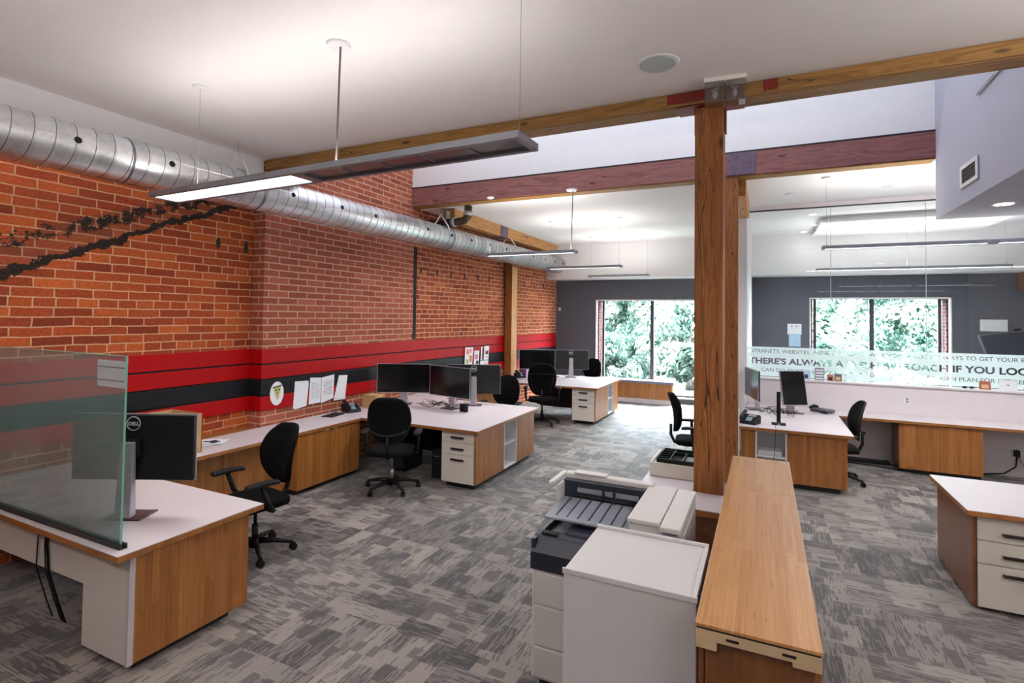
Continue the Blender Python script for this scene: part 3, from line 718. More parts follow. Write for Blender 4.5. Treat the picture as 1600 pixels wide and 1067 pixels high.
# near-left desk
t = thing('desk', 'near left white-topped desk with a bamboo end panel', 'desk', (-3.32, 1.80, 0))
def P0(mb_args, ox, oy): x0, x1, y0, y1, z0, z1 = mb_args; return (x0-ox, x1-ox, y0-oy, y1-oy, z0, z1)
ox, oy = -3.32, 1.80
slab(t, [(0, 0), (.0, .98), (-2.45, .98), (-2.45, .03)], .75)
obj('end_panel', box(*P0((-3.40, -3.375, 1.93, 2.70, .06, .71), ox, oy)), 'bam', t, bev=.002)
obj('modesty_panel', box(*P0((-5.75, -3.86, 1.93, 1.955, .41, .71), ox, oy)), 'lamgrey', t, bev=.001)
obj('pedestal', box(*P0((-3.86, -3.40, 1.90, 2.66, .06, .71), ox, oy)), 'lamgrey', t, bev=.002)
obj('pedestal_edge', box(*P0((-3.402, -3.372, 1.898, 1.93, .06, .71), ox, oy)), 'lam', t)
obj('plinth', box(*P0((-3.80, -3.44, 1.97, 2.60, 0, .06), ox, oy)), 'kick', t)
t = thing('desk_screen', 'frosted glass desk screen standing on the near left desk', 'screen', (-3.43, 1.875, .75))
obj('glass_panel', box(-2.30, 0, -.005, .005, .012, 1.13), 'sglass', t)
obj('glass_edge', box(0, .003, -.006, .006, .012, 1.13).box(-2.30, .003, -.006, .006, 1.13, 1.133), 'gedge', t)
obj('base_channel', box(-2.30, .03, -.022, -.008, 0, .03).box(-2.30, .03, .008, .022, 0, .03).box(-2.30, .03, -.022, .022, 0, .008), 'kick', t, bev=.002)
t = thing('paper_notice', 'printed notice taped to the frosted desk screen', 'paper', (-3.575, 1.869, 1.765))
obj('sheet', box(-.145, .145, -.0015, 0, -.075, .085), plain('notice_paper', (190, 192, 196), .8), t)
for z in (-.035, .045): obj('printed_line', box(-.14, .14, -.0022, -.0016, z-.004, z+.004), 'ink', t)
t = thing('cable_bundle', 'black cables dangling below the near left desk', 'cable', (-4.35, 1.918, .705))
for k, (a, b) in enumerate(((0, .0), (.02, .03), (-.09, -.12), (.04, .05))):
    obj('cable', MB().tube([(a, .0, 0), (a-.01, -.005, -.12), (b, 0, -.3), (b+.02, .05, -.52), (b+.05, .08, -.66)], .0045, 6), 'black', t)

# ledge (credenza) in two runs
def ledge(name, label, xf0, xf1, y0, y1, xb0, xb1):
    t = thing(name, label, 'cabinet', (xf0, y0, 0))
    slab(t, [(0, 0), (xf1-xf0, y1-y0), (xb1-xf0, y1-y0), (xb0-xf0, 0)], .75, edge='bam_edge_y')
    return t
def cabfront(t, o, x, y0, y1, depth=.45, doors=2, side=True, ph=(), xt=0):
    ox, oy = o
    obj('carcass', box(x-depth-ox, x-.02-ox, y0-oy, y1-oy, .06, .71), 'bam', t, bev=.001)
    n = doors; w = (y1-y0)/n
    for i in range(n):
        a = y0+i*w; dr = obj('door', box(x-.02-ox, x-ox, a+.002-oy, a+w-.002-oy, .06, .705), 'bam', t, bev=.001)
        yy = a+w-.07 if i % 2 == 0 else a+.07
        obj('finger_pull', box(x-ox, x+.012-ox, yy-.022-oy, yy+.022-oy, .69, .70), 'pull', dr)
    obj('plinth', box(x-depth-ox, x-.07-ox, y0+.02-oy, y1-oy, 0, .06), 'kick', t)
tA = ledge('wall_credenza', 'long white-topped bamboo credenza under the pier, nearest run', -4.95, -4.93, 2.79, 5.655, -5.575, -5.575)
cabfront(tA, (-4.95, 2.79), -5.12, 2.95, 4.595, doors=2)
cabfront(tA, (-4.95, 2.79), -4.955, 4.60, 5.655, doors=2)
T(obj('wall_shelf', box(-5.795, -5.58, 2.6, 4.595, .70, .745), 'bam_edge_y', bev=.002), 'narrow bamboo strip filling the gap behind the near credenza', 'shelf')
tB = ledge('wall_credenza', 'white-topped bamboo credenza beside the wall post, middle run', -4.86, -4.78, 7.63, 10.23, -5.62, -5.50)
cabfront(tB, (-4.86, 7.63), -4.89, 7.75, 10.10, doors=3, depth=.4)

def island(label, x0, x1, y0, y1, ped_w, cub, sign=1, ledge_x=None):
    """double desk: end on the x1 side"""
    t = thing('desk_island', label, 'desk', (x1, y0, 0)); ox, oy = x1, y0
    slab(t, [(0, 0), (0, y1-y0), (x0-ox, y1-y0), (x0-ox, 0)], .75)
    xe = x1-.06
    ca, cb = cub
    obj('end_panel', box(xe-.02-ox, xe-ox, .07, ca-oy, .07, .71), 'bam', t, bev=.001)
    obj('end_panel', box(xe-.02-ox, xe-ox, cb-oy, y1-oy-.07, .07, .71), 'bam', t, bev=.001)
    c = MB(); w = .018; a, b = ca-oy, cb-oy; X0, X1 = xe-.30-ox, xe-ox
    c.box(X0, X1, a, a+w, .07, .71).box(X0, X1, b-w, b, .07, .71).box(X0, X1, a+w, b-w, .07, .07+w).box(X0, X1, a+w, b-w, .71-w, .71).box(X0, X1-.01, a+w, b-w, .385, .385+w).box(X0, X0+.01, a+w, b-w, .07, .71)
    obj('open_shelf', c, 'inner', t, bev=.001)
    hs = [(.57, .71, .635), (.42, .57, .495), (.07, .42, .36)]
    obj('pedestal', box(xe-ped_w-ox, xe-.021-ox, .075, ca-oy-.002, .07, .70), 'bam', t)
    obj('pedestal', box(xe-ped_w-ox, xe-.021-ox, cb-oy+.002, y1-oy-.075, .07, .70), 'bam', t)
    drawers(t, xe-ped_w+.012-ox, xe-.02-ox, .075, hs)
    obj('plinth', box(xe-ped_w+.05-ox, xe-.06-ox, .13, y1-oy-.13, 0, .07), 'kick', t)
    obj('centre_panel', box(x0+.65-ox, xe-ped_w-ox, (y1-y0)/2-.01, (y1-y0)/2+.01, .15, .70), 'kick', t)
    return t
island('middle white-topped double desk with three cream drawers and open white shelf', -5.57, -3.13, 5.66, 7.62, .50, (6.52, 6.92))
island('far white-topped double desk near the window bench', -5.24, -2.97, 10.24, 12.15, .50, (11.25, 11.66))
# window bench
t = thing('window_bench', 'low bamboo bench with grey top under the left window', 'bench', (-2.02, 13.62, 0))
obj('bench_top', box(-2.9, 0, -.03, .33, .50, .57), plain('bench_top_grey', (110, 110, 122), .5), t, bev=.01)
obj('front_panel', box(-2.9, -.04, 0, .3, .11, .50), 'bam', t, bev=.003)
obj('plinth', box(-2.9, -.05, -.02, .3, 0, .11), 'halfwall', t, bev=.003)

# right desk group
t = thing('desk', 'white-topped bamboo desk right of the reddish post with a paper cubby', 'desk', (.995, 7.64, 0)); ox, oy = .995, 7.64
slab(t, [(0, 0), (.0, 1.55), (-1.29, 1.55), (-1.29, 0)], .75)
obj('front_panel', box(*P0((.27, .93, 7.70, 7.72, .07, .71), ox, oy)), 'bam', t, bev=.001)
obj('front_panel', box(*P0((-.28, -.10, 7.70, 7.72, .07, .71), ox, oy)), 'bam', t, bev=.001)
obj('side_panel', box(*P0((.91, .93, 7.72, 8.02, .07, .71), ox, oy)), 'bam', t, bev=.001)
c = MB(); w = .02; a, b = -.10, .27
c.box(a, a+w, 7.695, 8.05, .07, .71).box(b-w, b, 7.695, 8.05, .07, .71).box(a, b, 7.695, 8.05, .69, .71).box(a, b, 7.70, 8.05, .36, .38).box(a, b, 7.70, 8.05, .07, .09).box(a, b, 8.04, 8.05, .07, .71)
cc = MB(); cc.v = [(x-ox, y-oy, z) for x, y, z in c.v]; cc.f = c.f; cc.sm = c.sm
obj('open_shelf', cc, 'inner', t, bev=.001)
obj('plinth', box(*P0((-.25, .85, 7.76, 8.30, 0, .07), ox, oy)), 'kick', t)
obj('back_support', box(*P0((-.28, -.26, 7.72, 9.1, .07, .71), ox, oy)), 'bam', t)
for k in range(7):
    T(obj('paper_stack', box(-.07+.004*(k % 2), .22-.006*(k % 3), 7.76, 7.98, .382+k*.008, .388+k*.008), 'paper', rot=None), 'white paper sheet pile in the cubby of the right desk', 'paper', 'paper piles in the right desk cubby')
t = thing('wall_worktop', 'long white worktop with bamboo edge along the off-white half wall', 'worktop', (-.25, 9.20, 0)); ox, oy = -.25, 9.20
slab(t, [(0, 0), (5.2, .03), (5.2, .595), (0, .595)], .75)
T(obj('cable_tray', box(.98, 1.70, 9.62, 9.76, .0, .05), 'kick'), 'black cable trough on the floor below the wall worktop', 'tray')
t = thing('base_cabinet', 'two-door bamboo cabinet under the wall worktop', 'cabinet', (1.74, 9.24, 0))
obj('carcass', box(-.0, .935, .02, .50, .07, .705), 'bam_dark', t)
obj('door', box(.0, .466, 0, .02, .07, .70), 'bam', t, bev=.001); obj('door', box(.470, .935, 0, .02, .07, .70), 'bam', t, bev=.001)
obj('plinth', box(.05, .93, .08, .5, 0, .07), 'kick', t)
# near right desk
t = thing('desk', 'white-topped desk cropped by the right edge with cream drawers', 'desk', (1.375, 5.09, 0)); ox, oy = 1.375, 5.09
slab(t, [(0, 0), (0, 1.01), (2.3, 1.01), (2.3, 0)], .75)
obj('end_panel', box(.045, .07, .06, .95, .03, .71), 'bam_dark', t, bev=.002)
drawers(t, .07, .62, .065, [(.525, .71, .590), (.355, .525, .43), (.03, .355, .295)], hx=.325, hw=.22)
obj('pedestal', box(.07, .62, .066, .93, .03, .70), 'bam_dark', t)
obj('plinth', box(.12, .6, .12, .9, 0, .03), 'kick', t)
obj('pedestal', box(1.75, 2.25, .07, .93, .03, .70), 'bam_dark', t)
# bamboo counter
t = thing('bamboo_counter', 'tall narrow bamboo counter running away from the camera', 'counter', (-.215, 1.965, 0))
obj('counter_top', box(0, .385, 0, 1.645, 1.088, 1.10), 'bam_top', t, bev=.002)
obj('counter_top', box(0, .385, 1.65, 2.50, 1.088, 1.10), 'bam_top', t, bev=.002)
obj('dark_strip', box(.004, .381, .006, 2.49, 1.08, 1.088), 'kick', t)
obj('top_rail', box(.002, .383, .004, .03, 1.045, 1.08).box(.002, .07, .004, .03, 1.015, 1.045).box(.30, .383, .004, .03, 1.03, 1.045), 'ply', t, bev=.001)
obj('end_panel', box(.03, .365, .035, .055, .04, 1.045), 'bam_dark', t, bev=.001)
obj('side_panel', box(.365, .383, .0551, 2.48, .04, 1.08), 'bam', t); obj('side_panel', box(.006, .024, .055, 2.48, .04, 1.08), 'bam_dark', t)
obj('plinth', box(.03, .35, .08, 2.45, 0, .04), 'kick', t)
obj('joint_plate', box(.10, .14, -.0, .004, 1.06, 1.067).box(.27, .31, 0, .004, 1.06, 1.067), 'handle', t)
# white steel cabinet
t = thing('storage_cabinet', 'tall white cabinet between the printer and the bamboo counter', 'cabinet', (-.765, 2.15, 0))
obj('body', box(0, .535, 0, .515, .04, 1.085), 'cabwhite', t, bev=.004)
obj('rim', box(0, .535, .497, .515, 1.085, 1.10).box(.517, .535, 0, .497, 1.085, 1.096), 'cabwhite', t, bev=.003)
obj('front_lip', box(-.004, .539, -.006, .004, 1.07, 1.094), 'cabwhite', t, bev=.003)
obj('plinth', box(.02, .51, .02, .5, 0, .04), 'kick', t)

# printer
def printer():
    x0, x1, y0, y1 = -1.21, -.385, 2.86, 3.50
    t = thing('office_printer', 'large white and navy floor-standing printer beside the white cabinet', 'printer', (x0, y0, 0))
    W_, D_ = x1-x0, y1-y0
    obj('body', box(0, W_, 0, D_, .08, .70), 'pr_white', t, bev=.012)
    for z0, z1 in ((.10, .27), (.28, .50), (.51, .69)):
        dr = obj('paper_drawer', box(.02, W_-.02, -.012, 0, z0, z1), 'pr_white', t, bev=.006)
        obj('grip', box(.24, .46, -.016, -.012, (z0+z1)/2+.02, (z0+z1)/2+.05), 'pr_grey', dr)
    obj('side_drawer', box(-.010, 0, .04, D_-.04, .12, .68), 'pr_white', t, bev=.006)
    obj('front_cover', MB().prism([(0, .0), (0, D_-.02), (W_, D_-.02), (W_, 0)], .70, .72, T=None), 'pr_dark', t, bev=.004)
    # navy front band with sloped top
    prof = [(-.012, .70), (-.012, .80), (.05, .875), (.12, .885), (.12, .70)]
    mb = MB(); n = len(prof)
    vs = [(-.008, y, z) for y, z in prof]+[(.56, y, z) for y, z in prof]
    mb.add(vs, [tuple(range(n)), tuple(range(n, 2*n))[::-1]]+[(i, (i+1) % n, n+(i+1) % n, n+i) for i in range(n)])
    obj('front_band', mb, 'pr_dark', t, bev=.006)
    obj('output_tray', box(-.005, .56, .12, D_-.10, .80, .835), 'pr_grey', t, bev=.006)
    obj('output_tray_side', box(-.008, .02, .0, D_-.10, .80, .87), 'pr_dark', t, bev=.006)
    obj('feed_ramp', MB().prism([(.16, .10), (.16, .24), (.52, .24), (.52, .10)], .835, .90), 'pr_dark', t, bev=.015)
    obj('status_light_panel', box(.03, .13, .06, .10, .884, .889), 'hole', t)
    # paper on lower tray
    obj('paper_pile', box(.18, .50, .24, D_-.14, .8355, .85), 'paper', t, bev=.002)
    # upper ribbed tray
    mb = MB(); mb.box(.0, .52, .20, D_-.12, .925, .94)
    T_ = Matrix.Translation((0, .20, .925)) @ Matrix.Rotation(math.radians(4), 4, 'X') @ Matrix.Translation((0, -.20, -.925))
    mb = MB().box(.0, .52, .18, D_-.12, .925, .94, T=T_)
    up = obj('upper_tray', mb, 'pr_grey', t, bev=.006)
    for k in range(7): obj('rib', MB().box(.06+k*.068, .068+k*.068, .22, D_-.14, .940, .944, T=T_), 'pr_dark', up)
    # exit slot wall
    obj('exit_housing', box(.0, .56, D_-.12, D_-.05, .835, 1.07), 'pr_dark', t, bev=.004)
    obj('exit_slot', box(.10, .50, D_-.124, D_-.119, 1.0, 1.03), 'pr_grey', t)
    obj('exit_rollers', MB().tube([(.08, D_-.125, .975), (.52, D_-.125, .975)], .008, 8).box(.27, .285, D_-.14, D_-.12, .94, 1.03).box(.34, .355, D_-.14, D_-.12, .94, 1.03), 'hole', t)
    obj('left_wall', box(-.01, .01, D_-.22, D_-.03, .70, 1.06), 'pr_white', t, bev=.004)
    obj('header', box(-.005, .58, D_-.07, D_+.0, 1.055, 1.10), 'pr_white', t, bev=.008)
    obj('header_step', box(.06, .28, D_-.075, D_, 1.10, 1.112), 'pr_white', t, bev=.005)
    obj('side_flap', MB().box(-.05, -.015, D_-.27, D_+.02, 1.06, 1.09), 'pr_white', t, bev=.008)
    # right block with two lids
    obj('right_block', box(.56, W_, 0.0, D_+.02, .70, 1.06), 'pr_white', t, bev=.004)
    obj('lid', box(.55, .72, -.01, D_+.0, 1.062, 1.085), 'pr_white', t, bev=.005)
    obj('lid', MB().prism([(.725, -.04), (.725, D_), (W_+.005, D_), (W_+.005, -.04)], 1.05, 1.08), 'pr_white', t, bev=.006)
    obj('vent_louvre', box(.58, .70, -.003, 0, .93, 1.0), 'pr_grey', t)
    obj('latch_box', box(.735, .81, -.03, 0, .80, 1.04), 'pr_grey', t, bev=.004)
    obj('latch', MB().cyl((.76, -.032, 1.0), (.76, -.028, 1.0), .008, seg=10), 'steel', t)
    obj('side_cover', box(W_, W_+.006, .1, D_-.06, .2, 1.0), 'inner', t, bev=.003)
    for a in (.06, W_-.06):
        for b in (.06, D_-.06): obj('caster', MB().cyl((a-.015, b, .04), (a+.015, b, .04), .04, seg=16), 'black', t)
printer()

# white side table notched round the big post
t = thing('side_table', 'white side table with bamboo edge wrapped around the big post', 'table', (-.95, 4.15, 0))
poly = [(0, 0), (.725, 0), (.725, .41), (.425, .41), (.425, 1.3), (0, 1.3)]
obj('worktop', MB().prism(poly, .70, .745), 'bam_edge_x', t, bev=.001)
obj('laminate', MB().prism([(x*.999+.0004, y*.999+.0006) for x, y in poly], .745, .75), 'lam', t)
obj('end_panel', box(.03, .70, .05, .07, .0, .70), 'bam_dark', t); obj('side_panel', box(.03, .05, .07, 1.25, 0, .70), 'bam_dark', t)
obj('back_panel', box(.05, .41, 1.23, 1.25, 0, .70), 'bam_dark', t)
t = thing('cream_drawer_box', 'low cream metal drawer box on the side table', 'box', (-.92, 4.84, .75))
obj('box_body', box(0, .39, 0, .50, .004, .105).box(0, .02, 0, .50, .105, .12).box(.37, .39, 0, .5, .105, .12).box(.02, .37, 0, .02, .105, .12).box(.02, .37, .48, .5, .105, .12), 'lamgrey', t, bev=.002)
obj('foot_rail', box(.01, .38, .01, .49, 0, .004), 'kick', t)
t = thing('desk_organizer', 'black compartment tray lying on the cream drawer box', 'tray', (-.865, 4.86, .872))
mb = MB().box(0, .33, 0, .42, 0, .006)
for b in ((0, .33, 0, .01), (0, .33, .41, .42), (0, .01, 0, .42), (.32, .33, 0, .42), (.11, .12, 0, .42), (.12, .33, .28, .29), (.22, .23, .01, .28)): mb.box(b[0], b[1], b[2], b[3], .006, .036)
for q in range(1, 5): mb.box(.01, .11, q*.083, q*.083+.008, .006, .034)
obj('tray_body', mb, 'black', t, bev=.002)
obj('loose_card', box(.235, .315, .03, .26, .007, .012), 'pr_grey', t)
obj('clip', MB().ell((.2, .33, .012), .012, .008, .005), 'silver', t)

# ------------------------------------------------------------------ glass wall with lettering
GY = 9.88
seams = [-.25, .972, 2.21, 3.45, 4.98]
for i in range(4):
    x0, x1 = seams[i]+.004, seams[i+1]-.004
    lab = ['leftmost clear glass wall panel beside the white stub wall', 'second clear glass wall panel, above the wall outlet', 'third clear glass wall panel with the large IF YOU', 'rightmost clear glass wall panel cropped by the frame'][i]
    t = thing('glass_wall_panel', lab, 'glass panel', (x0, GY, 1.195), group='glass wall panels')
    obj('pane', box(0, x1-x0, -.005, .005, 0, 2.79), 'glass', t)
    obj('silicone_joint', box(x1-x0, x1-x0+.008, -.005, .005, 0, 2.79), 'seamg', t)
def frost_band():
    x0, x1, z0, z1 = -.25, 4.95, 1.215, 1.70
    lines = [('INTRANETS, WEBSITES, PRESENTATIONS... WE KNOW A LOT OF WAYS TO GET YOUR BUSINESS NOTICED', 1.600, .085, 3.32+.25, 'INTRANETS, WEBSITES, PRESENTATIONS... WE KNOW A LOT OF WAYS TO GET YOUR B', 0.0, -.245),
             ("THERE'S ALWAYS A FRESH APPROACH IF YOU LOOK AROUND THE NEXT CORNER", 1.420, .135, 3.36+.23, "THERE'S ALWAYS A FRESH APPROACH IF YOU LOO", .0045, -.225),
             ('CAN DO ANYTHING NOW, AND WE DO IT JUST LIKE YOU CAN PLAN FOR RETIREMENT FROM TODAY', 1.290, .085, 3.33-.0, 'CAN DO ANYTHING NOW, AND WE DO IT JUST LIKE YOU CAN PLAN FOR RETIRE', 0.0, -.04)]
    import re
    holes = []
    def splines_of(s, size, off):
        cu = bpy.data.curves.new('t', 'FONT'); cu.body = s; cu.size = size; cu.offset = off; cu.resolution_u = 3
        o = bpy.data.objects.new('t', cu); COL.objects.link(o)
        for ob in bpy.context.selected_objects: ob.select_set(False)
        o.select_set(True); bpy.context.view_layer.objects.active = o
        bpy.ops.object.convert(target='CURVE')
        return bpy.context.view_layer.objects.active
    zcuts = [(1.572, 1.70), (1.374, 1.572), (1.215, 1.374)]; AV = []; AF = []
    for (z0, z1), (full, zb, size, wv, vis, off, xs) in zip(zcuts, lines):
        cu = bpy.data.curves.new('frosted_band', 'CURVE'); cu.dimensions = '2D'; cu.fill_mode = 'BOTH'; cu.resolution_u = 3
        sp = cu.splines.new('POLY'); sp.points.add(3)
        for p_, (a, b) in zip(sp.points, ((x0, z0), (x1, z0), (x1, z1), (x0, z1))): p_.co = (a, b, 0, 1)
        sp.use_cyclic_u = True
        ov = splines_of(vis, size, off); bpy.context.view_layer.update()
        xsv = [bp.co.x for s_ in ov.data.splines for bp in s_.bezier_points]; wvis = max(xsv)-min(xsv)
        bpy.data.objects.remove(ov)
        # width of the visible words in the photo sets the letter spacing
        k = wv/wvis
        o = splines_of(full, size, off)
        polys = []
        for s_ in o.data.splines:
            pts = s_.bezier_points
            if not len(pts): continue
            P_ = []
            for a, b in zip(list(pts), list(pts)[1:]+[pts[0]]):
                P_ += [v.copy() for v in interpolate_bezier(a.co, a.handle_right, b.handle_left, b.co, 5)[:-1]]
            Q_ = [v for i_, v in enumerate(P_) if (v-P_[i_-1]).length > 4e-4]
            ar = sum(a.x*b.y-b.x*a.y for a, b in zip(Q_, Q_[1:]+Q_[:1]))/2
            polys.append((Q_, ar))
        sg = 1 if max(polys, key=lambda q: abs(q[1]))[1] > 0 else -1
        rj = random.Random(5)
        for Q_, ar in polys:
            jz = rj.uniform(-.0012, .0012)
            if max(v.x for v in Q_)*k+xs > x1-.02: continue
            n_ = cu.splines.new('POLY'); n_.points.add(len(Q_)-1); N_ = len(Q_)
            for i_, v in enumerate(Q_):
                a = (v-Q_[i_-1]).normalized(); b = (Q_[(i_+1) % N_]-v).normalized()
                na = Vector((a.y, -a.x, 0)); nb = Vector((b.y, -b.x, 0)); m_ = na+nb
                m_ = m_/max(.35, m_.length_squared/2) if m_.length > 1e-4 else na
                w_ = v+m_*off*sg
                n_.points[i_].co = (w_.x*k+xs, w_.y+zb+jz, 0, 1)
            n_.use_cyclic_u = True
        bpy.data.objects.remove(o)
        o = bpy.data.objects.new('tmp', cu); COL.objects.link(o); bpy.context.view_layer.update()
        m0 = bpy.data.meshes.new_from_object(o.evaluated_get(bpy.context.evaluated_depsgraph_get())); bpy.data.objects.remove(o)
        k0 = len(AV); AV += [(v.co.x, 0, v.co.y) for v in m0.vertices]; AF += [tuple(q+k0 for q in p_.vertices) for p_ in m0.polygons]
    me = bpy.data.meshes.new('frosted_lettering_band'); me.from_pydata(AV, [], AF)
    me.materials.clear(); me.materials.append(M['film'])
    fo = bpy.data.objects.new('frosted_lettering_band', me); COL.objects.link(fo); fo.location = (0, GY-.0065, 0)
    T(fo, "frosted film band across the glass wall with cut-out words THERE'S ALWAYS A FRESH APPROACH", 'lettering')
frost_band()

# ------------------------------------------------------------------ chairs
def caster_mb(x, y):
    mb = MB(); mb.cyl((x-.022, y, .028), (x-.006, y, .028), .028, seg=14); mb.cyl((x+.006, y, .028), (x+.022, y, .028), .028, seg=14); mb.box(x-.012, x+.012, y-.018, y+.018, .035, .062)
    return mb
def make_chair(label, kind, mat='fabric'):
    ay = .12 if kind == 'task' else 0
    t = thing('office_chair', label, 'chair', (0, 0, 0), 0, 'black office swivel chairs')
    base = MB(); base.tube([(0, 0, .06), (0, 0, .13)], [.045, .035], 16)
    for k in range(5):
        a = 2*PI*k/5+.3; c, s = math.cos(a), math.sin(a)
        base.tube([(c*.03, s*.03, .105), (c*.15, s*.15, .10), (c*.31, s*.31, .068)], [.028, .022, .015], 8)
    bo_ = obj('star_base', base, 'black', t, bev=0)
    for k in range(5):
        a = 2*PI*k/5+.3; obj('caster', caster_mb(math.cos(a)*.31, math.sin(a)*.31), 'black', bo_)
    obj('gas_lift', MB().tube([(0, 0, .12), (0, 0, .25)], .026, 14).tube([(0, 0, .25), (0, 0, .40)], .014, 12), 'steel' if kind == 'mesh' else 'black', t)
    obj('tilt_mechanism', box(-.09, .09, -.13, .10, .385, .42), 'black', t, bev=.01)
    obj('lever', MB().tube([(.08, .02, .40), (.22, .03, .385)], .006, 6), 'black', t)
    # seat cushion
    w, dd = .25, .24
    def sf(u, v):
        a = (u-.5)*2; b = (v-.5)*2
        k = 1/max(1e-6, (abs(a)**4+abs(b)**4)**.25) if (abs(a) > 1e-6 or abs(b) > 1e-6) else 1
        m = max(abs(a), abs(b)); X, Y = a*k*m*w, b*k*m*dd
        zc = .465-.02*(m**3)-.02*max(0, b)**3+.008*abs(a)**2
        return (X, Y+.01, zc), (0, 0, 1)
    obj('seat', MB().grid(sf, 12, 12, .065), mat, t, bev=.02)
    H0, H1, HW, th = {'task': (.56, 1.07, .235, .055), 'mesh': (.58, 1.09, .235, .022), 'exec': (.56, 1.13, .26, .06), 'small': (.57, 1.08, .22, .05)}[kind]
    def bf(u, v):
        a = (u-.5)*2; b = (v-.5)*2
        m = max(abs(a), abs(b)); ex = 3.0
        k = 1/((abs(a)**ex+abs(b)**ex)**(1/ex)) if m > 1e-6 else 1
        taper = 1.0-.16*(abs(b) if b < 0 else .35*b)-(.10 if kind == 'task' else 0)*max(0, b)**2
        X = a*k*m*HW*taper; Z = (H0+H1)/2+b*k*m*(H1-H0)/2
        lean = (Z-H0)*.16; Y = -.235-lean+.07*(X/HW)**2+(.035*math.sin((Z-H0)/(H1-H0)*PI) if kind != 'mesh' else .02*math.sin((Z-H0)/(H1-H0)*PI))
        return (X, Y, Z), (0, 1, .16)
    obj('backrest', MB().grid(bf, 14, 16, th), 'mesh' if kind == 'mesh' else mat, t)
    if kind == 'mesh':
        rim = [bf(.5+.5*math.cos(a), .5+.5*math.sin(a))[0] for a in []]
        pts = []
        for q in range(40):
            a = 2*PI*q/40; ca, sa = math.cos(a), math.sin(a); m = max(abs(ca), abs(sa)); pts.append(bf(.5+.5*ca/m, .5+.5*sa/m)[0])
        obj('back_frame', MB().tube(pts, .013, 8, closed=True), 'black', t)
        obj('lumbar_bar', MB().tube([(-.20, -.255, .72), (-.1, -.29, .68), (0, -.30, .67), (.1, -.29, .68), (.20, -.255, .72)], .012, 8), 'armpad', t)
    if kind == 'exec':
        obj('back_seam', MB().tube([(-.24, -.33, .93), (-.12, -.352, .945), (0, -.36, .95), (.12, -.352, .945), (.24, -.33, .93)], .006, 6), 'armpad', t)
        for sx in (-1, 1): obj('back_seam', MB().tube([(sx*.20, -.33, .90), (sx*.17, -.31, .75), (sx*.14, -.285, .62)], .006, 6), 'armpad', t)
    obj('back_support', MB().tube([(0, -.10, .40), (0, -.24, .42), (0, -.29, .52), (0, -.29, .66)], [.022, .022, .02, .018], 8), 'black', t)
    if kind != 'noarm':
        for sx in (-1, 1):
            ar = obj('armrest', MB().tube([(sx*.20, .0, .42), (sx*.285, .0, .43), (sx*.30, -.01+ay*.5, .50), (sx*.30, -.015+ay, .655)], [.018, .022, .022, .02], 8), 'black', t)
            pad = []
            obj('arm_pad', MB().grid(lambda u, v, sx=sx: ((sx*.30+(u-.5)*.085*(1-.25*abs(2*v-1)**3), -.02+ay+(v-.5)*.27, .672-.008*abs(2*v-1)**2), (0, 0, 1)), 4, 10, .03), 'armpad', ar, bev=.006)
    k = {'task': 1.04, 'mesh': 1.07, 'exec': 1.1, 'small': 1.03}[kind]; t.scale = (k, k, k)
    return t
ch1 = make_chair('black chair with rounded solid back facing the near left desk', 'task'); ch1.location = (-4.12, 3.36, 0); ch1.rotation_euler = (0, 0, math.radians(168))
ch2 = make_chair('black mesh-back chair in front of the middle desk drawers', 'mesh', 'mesh'); ch2.location = (-4.15, 5.33, 0); ch2.rotation_euler = (0, 0, math.radians(27))
ch4 = make_chair('black high-back chair seen from behind at the far desk', 'exec'); ch4.location = (-4.02, 9.92, 0); ch4.rotation_euler = (0, 0, math.radians(20))
dup(ch1, (-4.03, 8.15, 0), math.radians(188), 'black chair mostly hidden behind the monitors on the middle desk')
dup(ch1, (-3.93, 12.75, 0), math.radians(170), 'dark grey chair behind the far desk against the charcoal wall')
c7 = make_chair('black chair standing between the window and the big post', 'small'); c7.location = (-.88, 7.75, 0); c7.rotation_euler = (0, 0, math.radians(-82))
dup(ch2, (.90, 8.38, 0), math.radians(97), 'black mesh-back chair tucked in at the right desk end').scale = (.99, .99, .99)

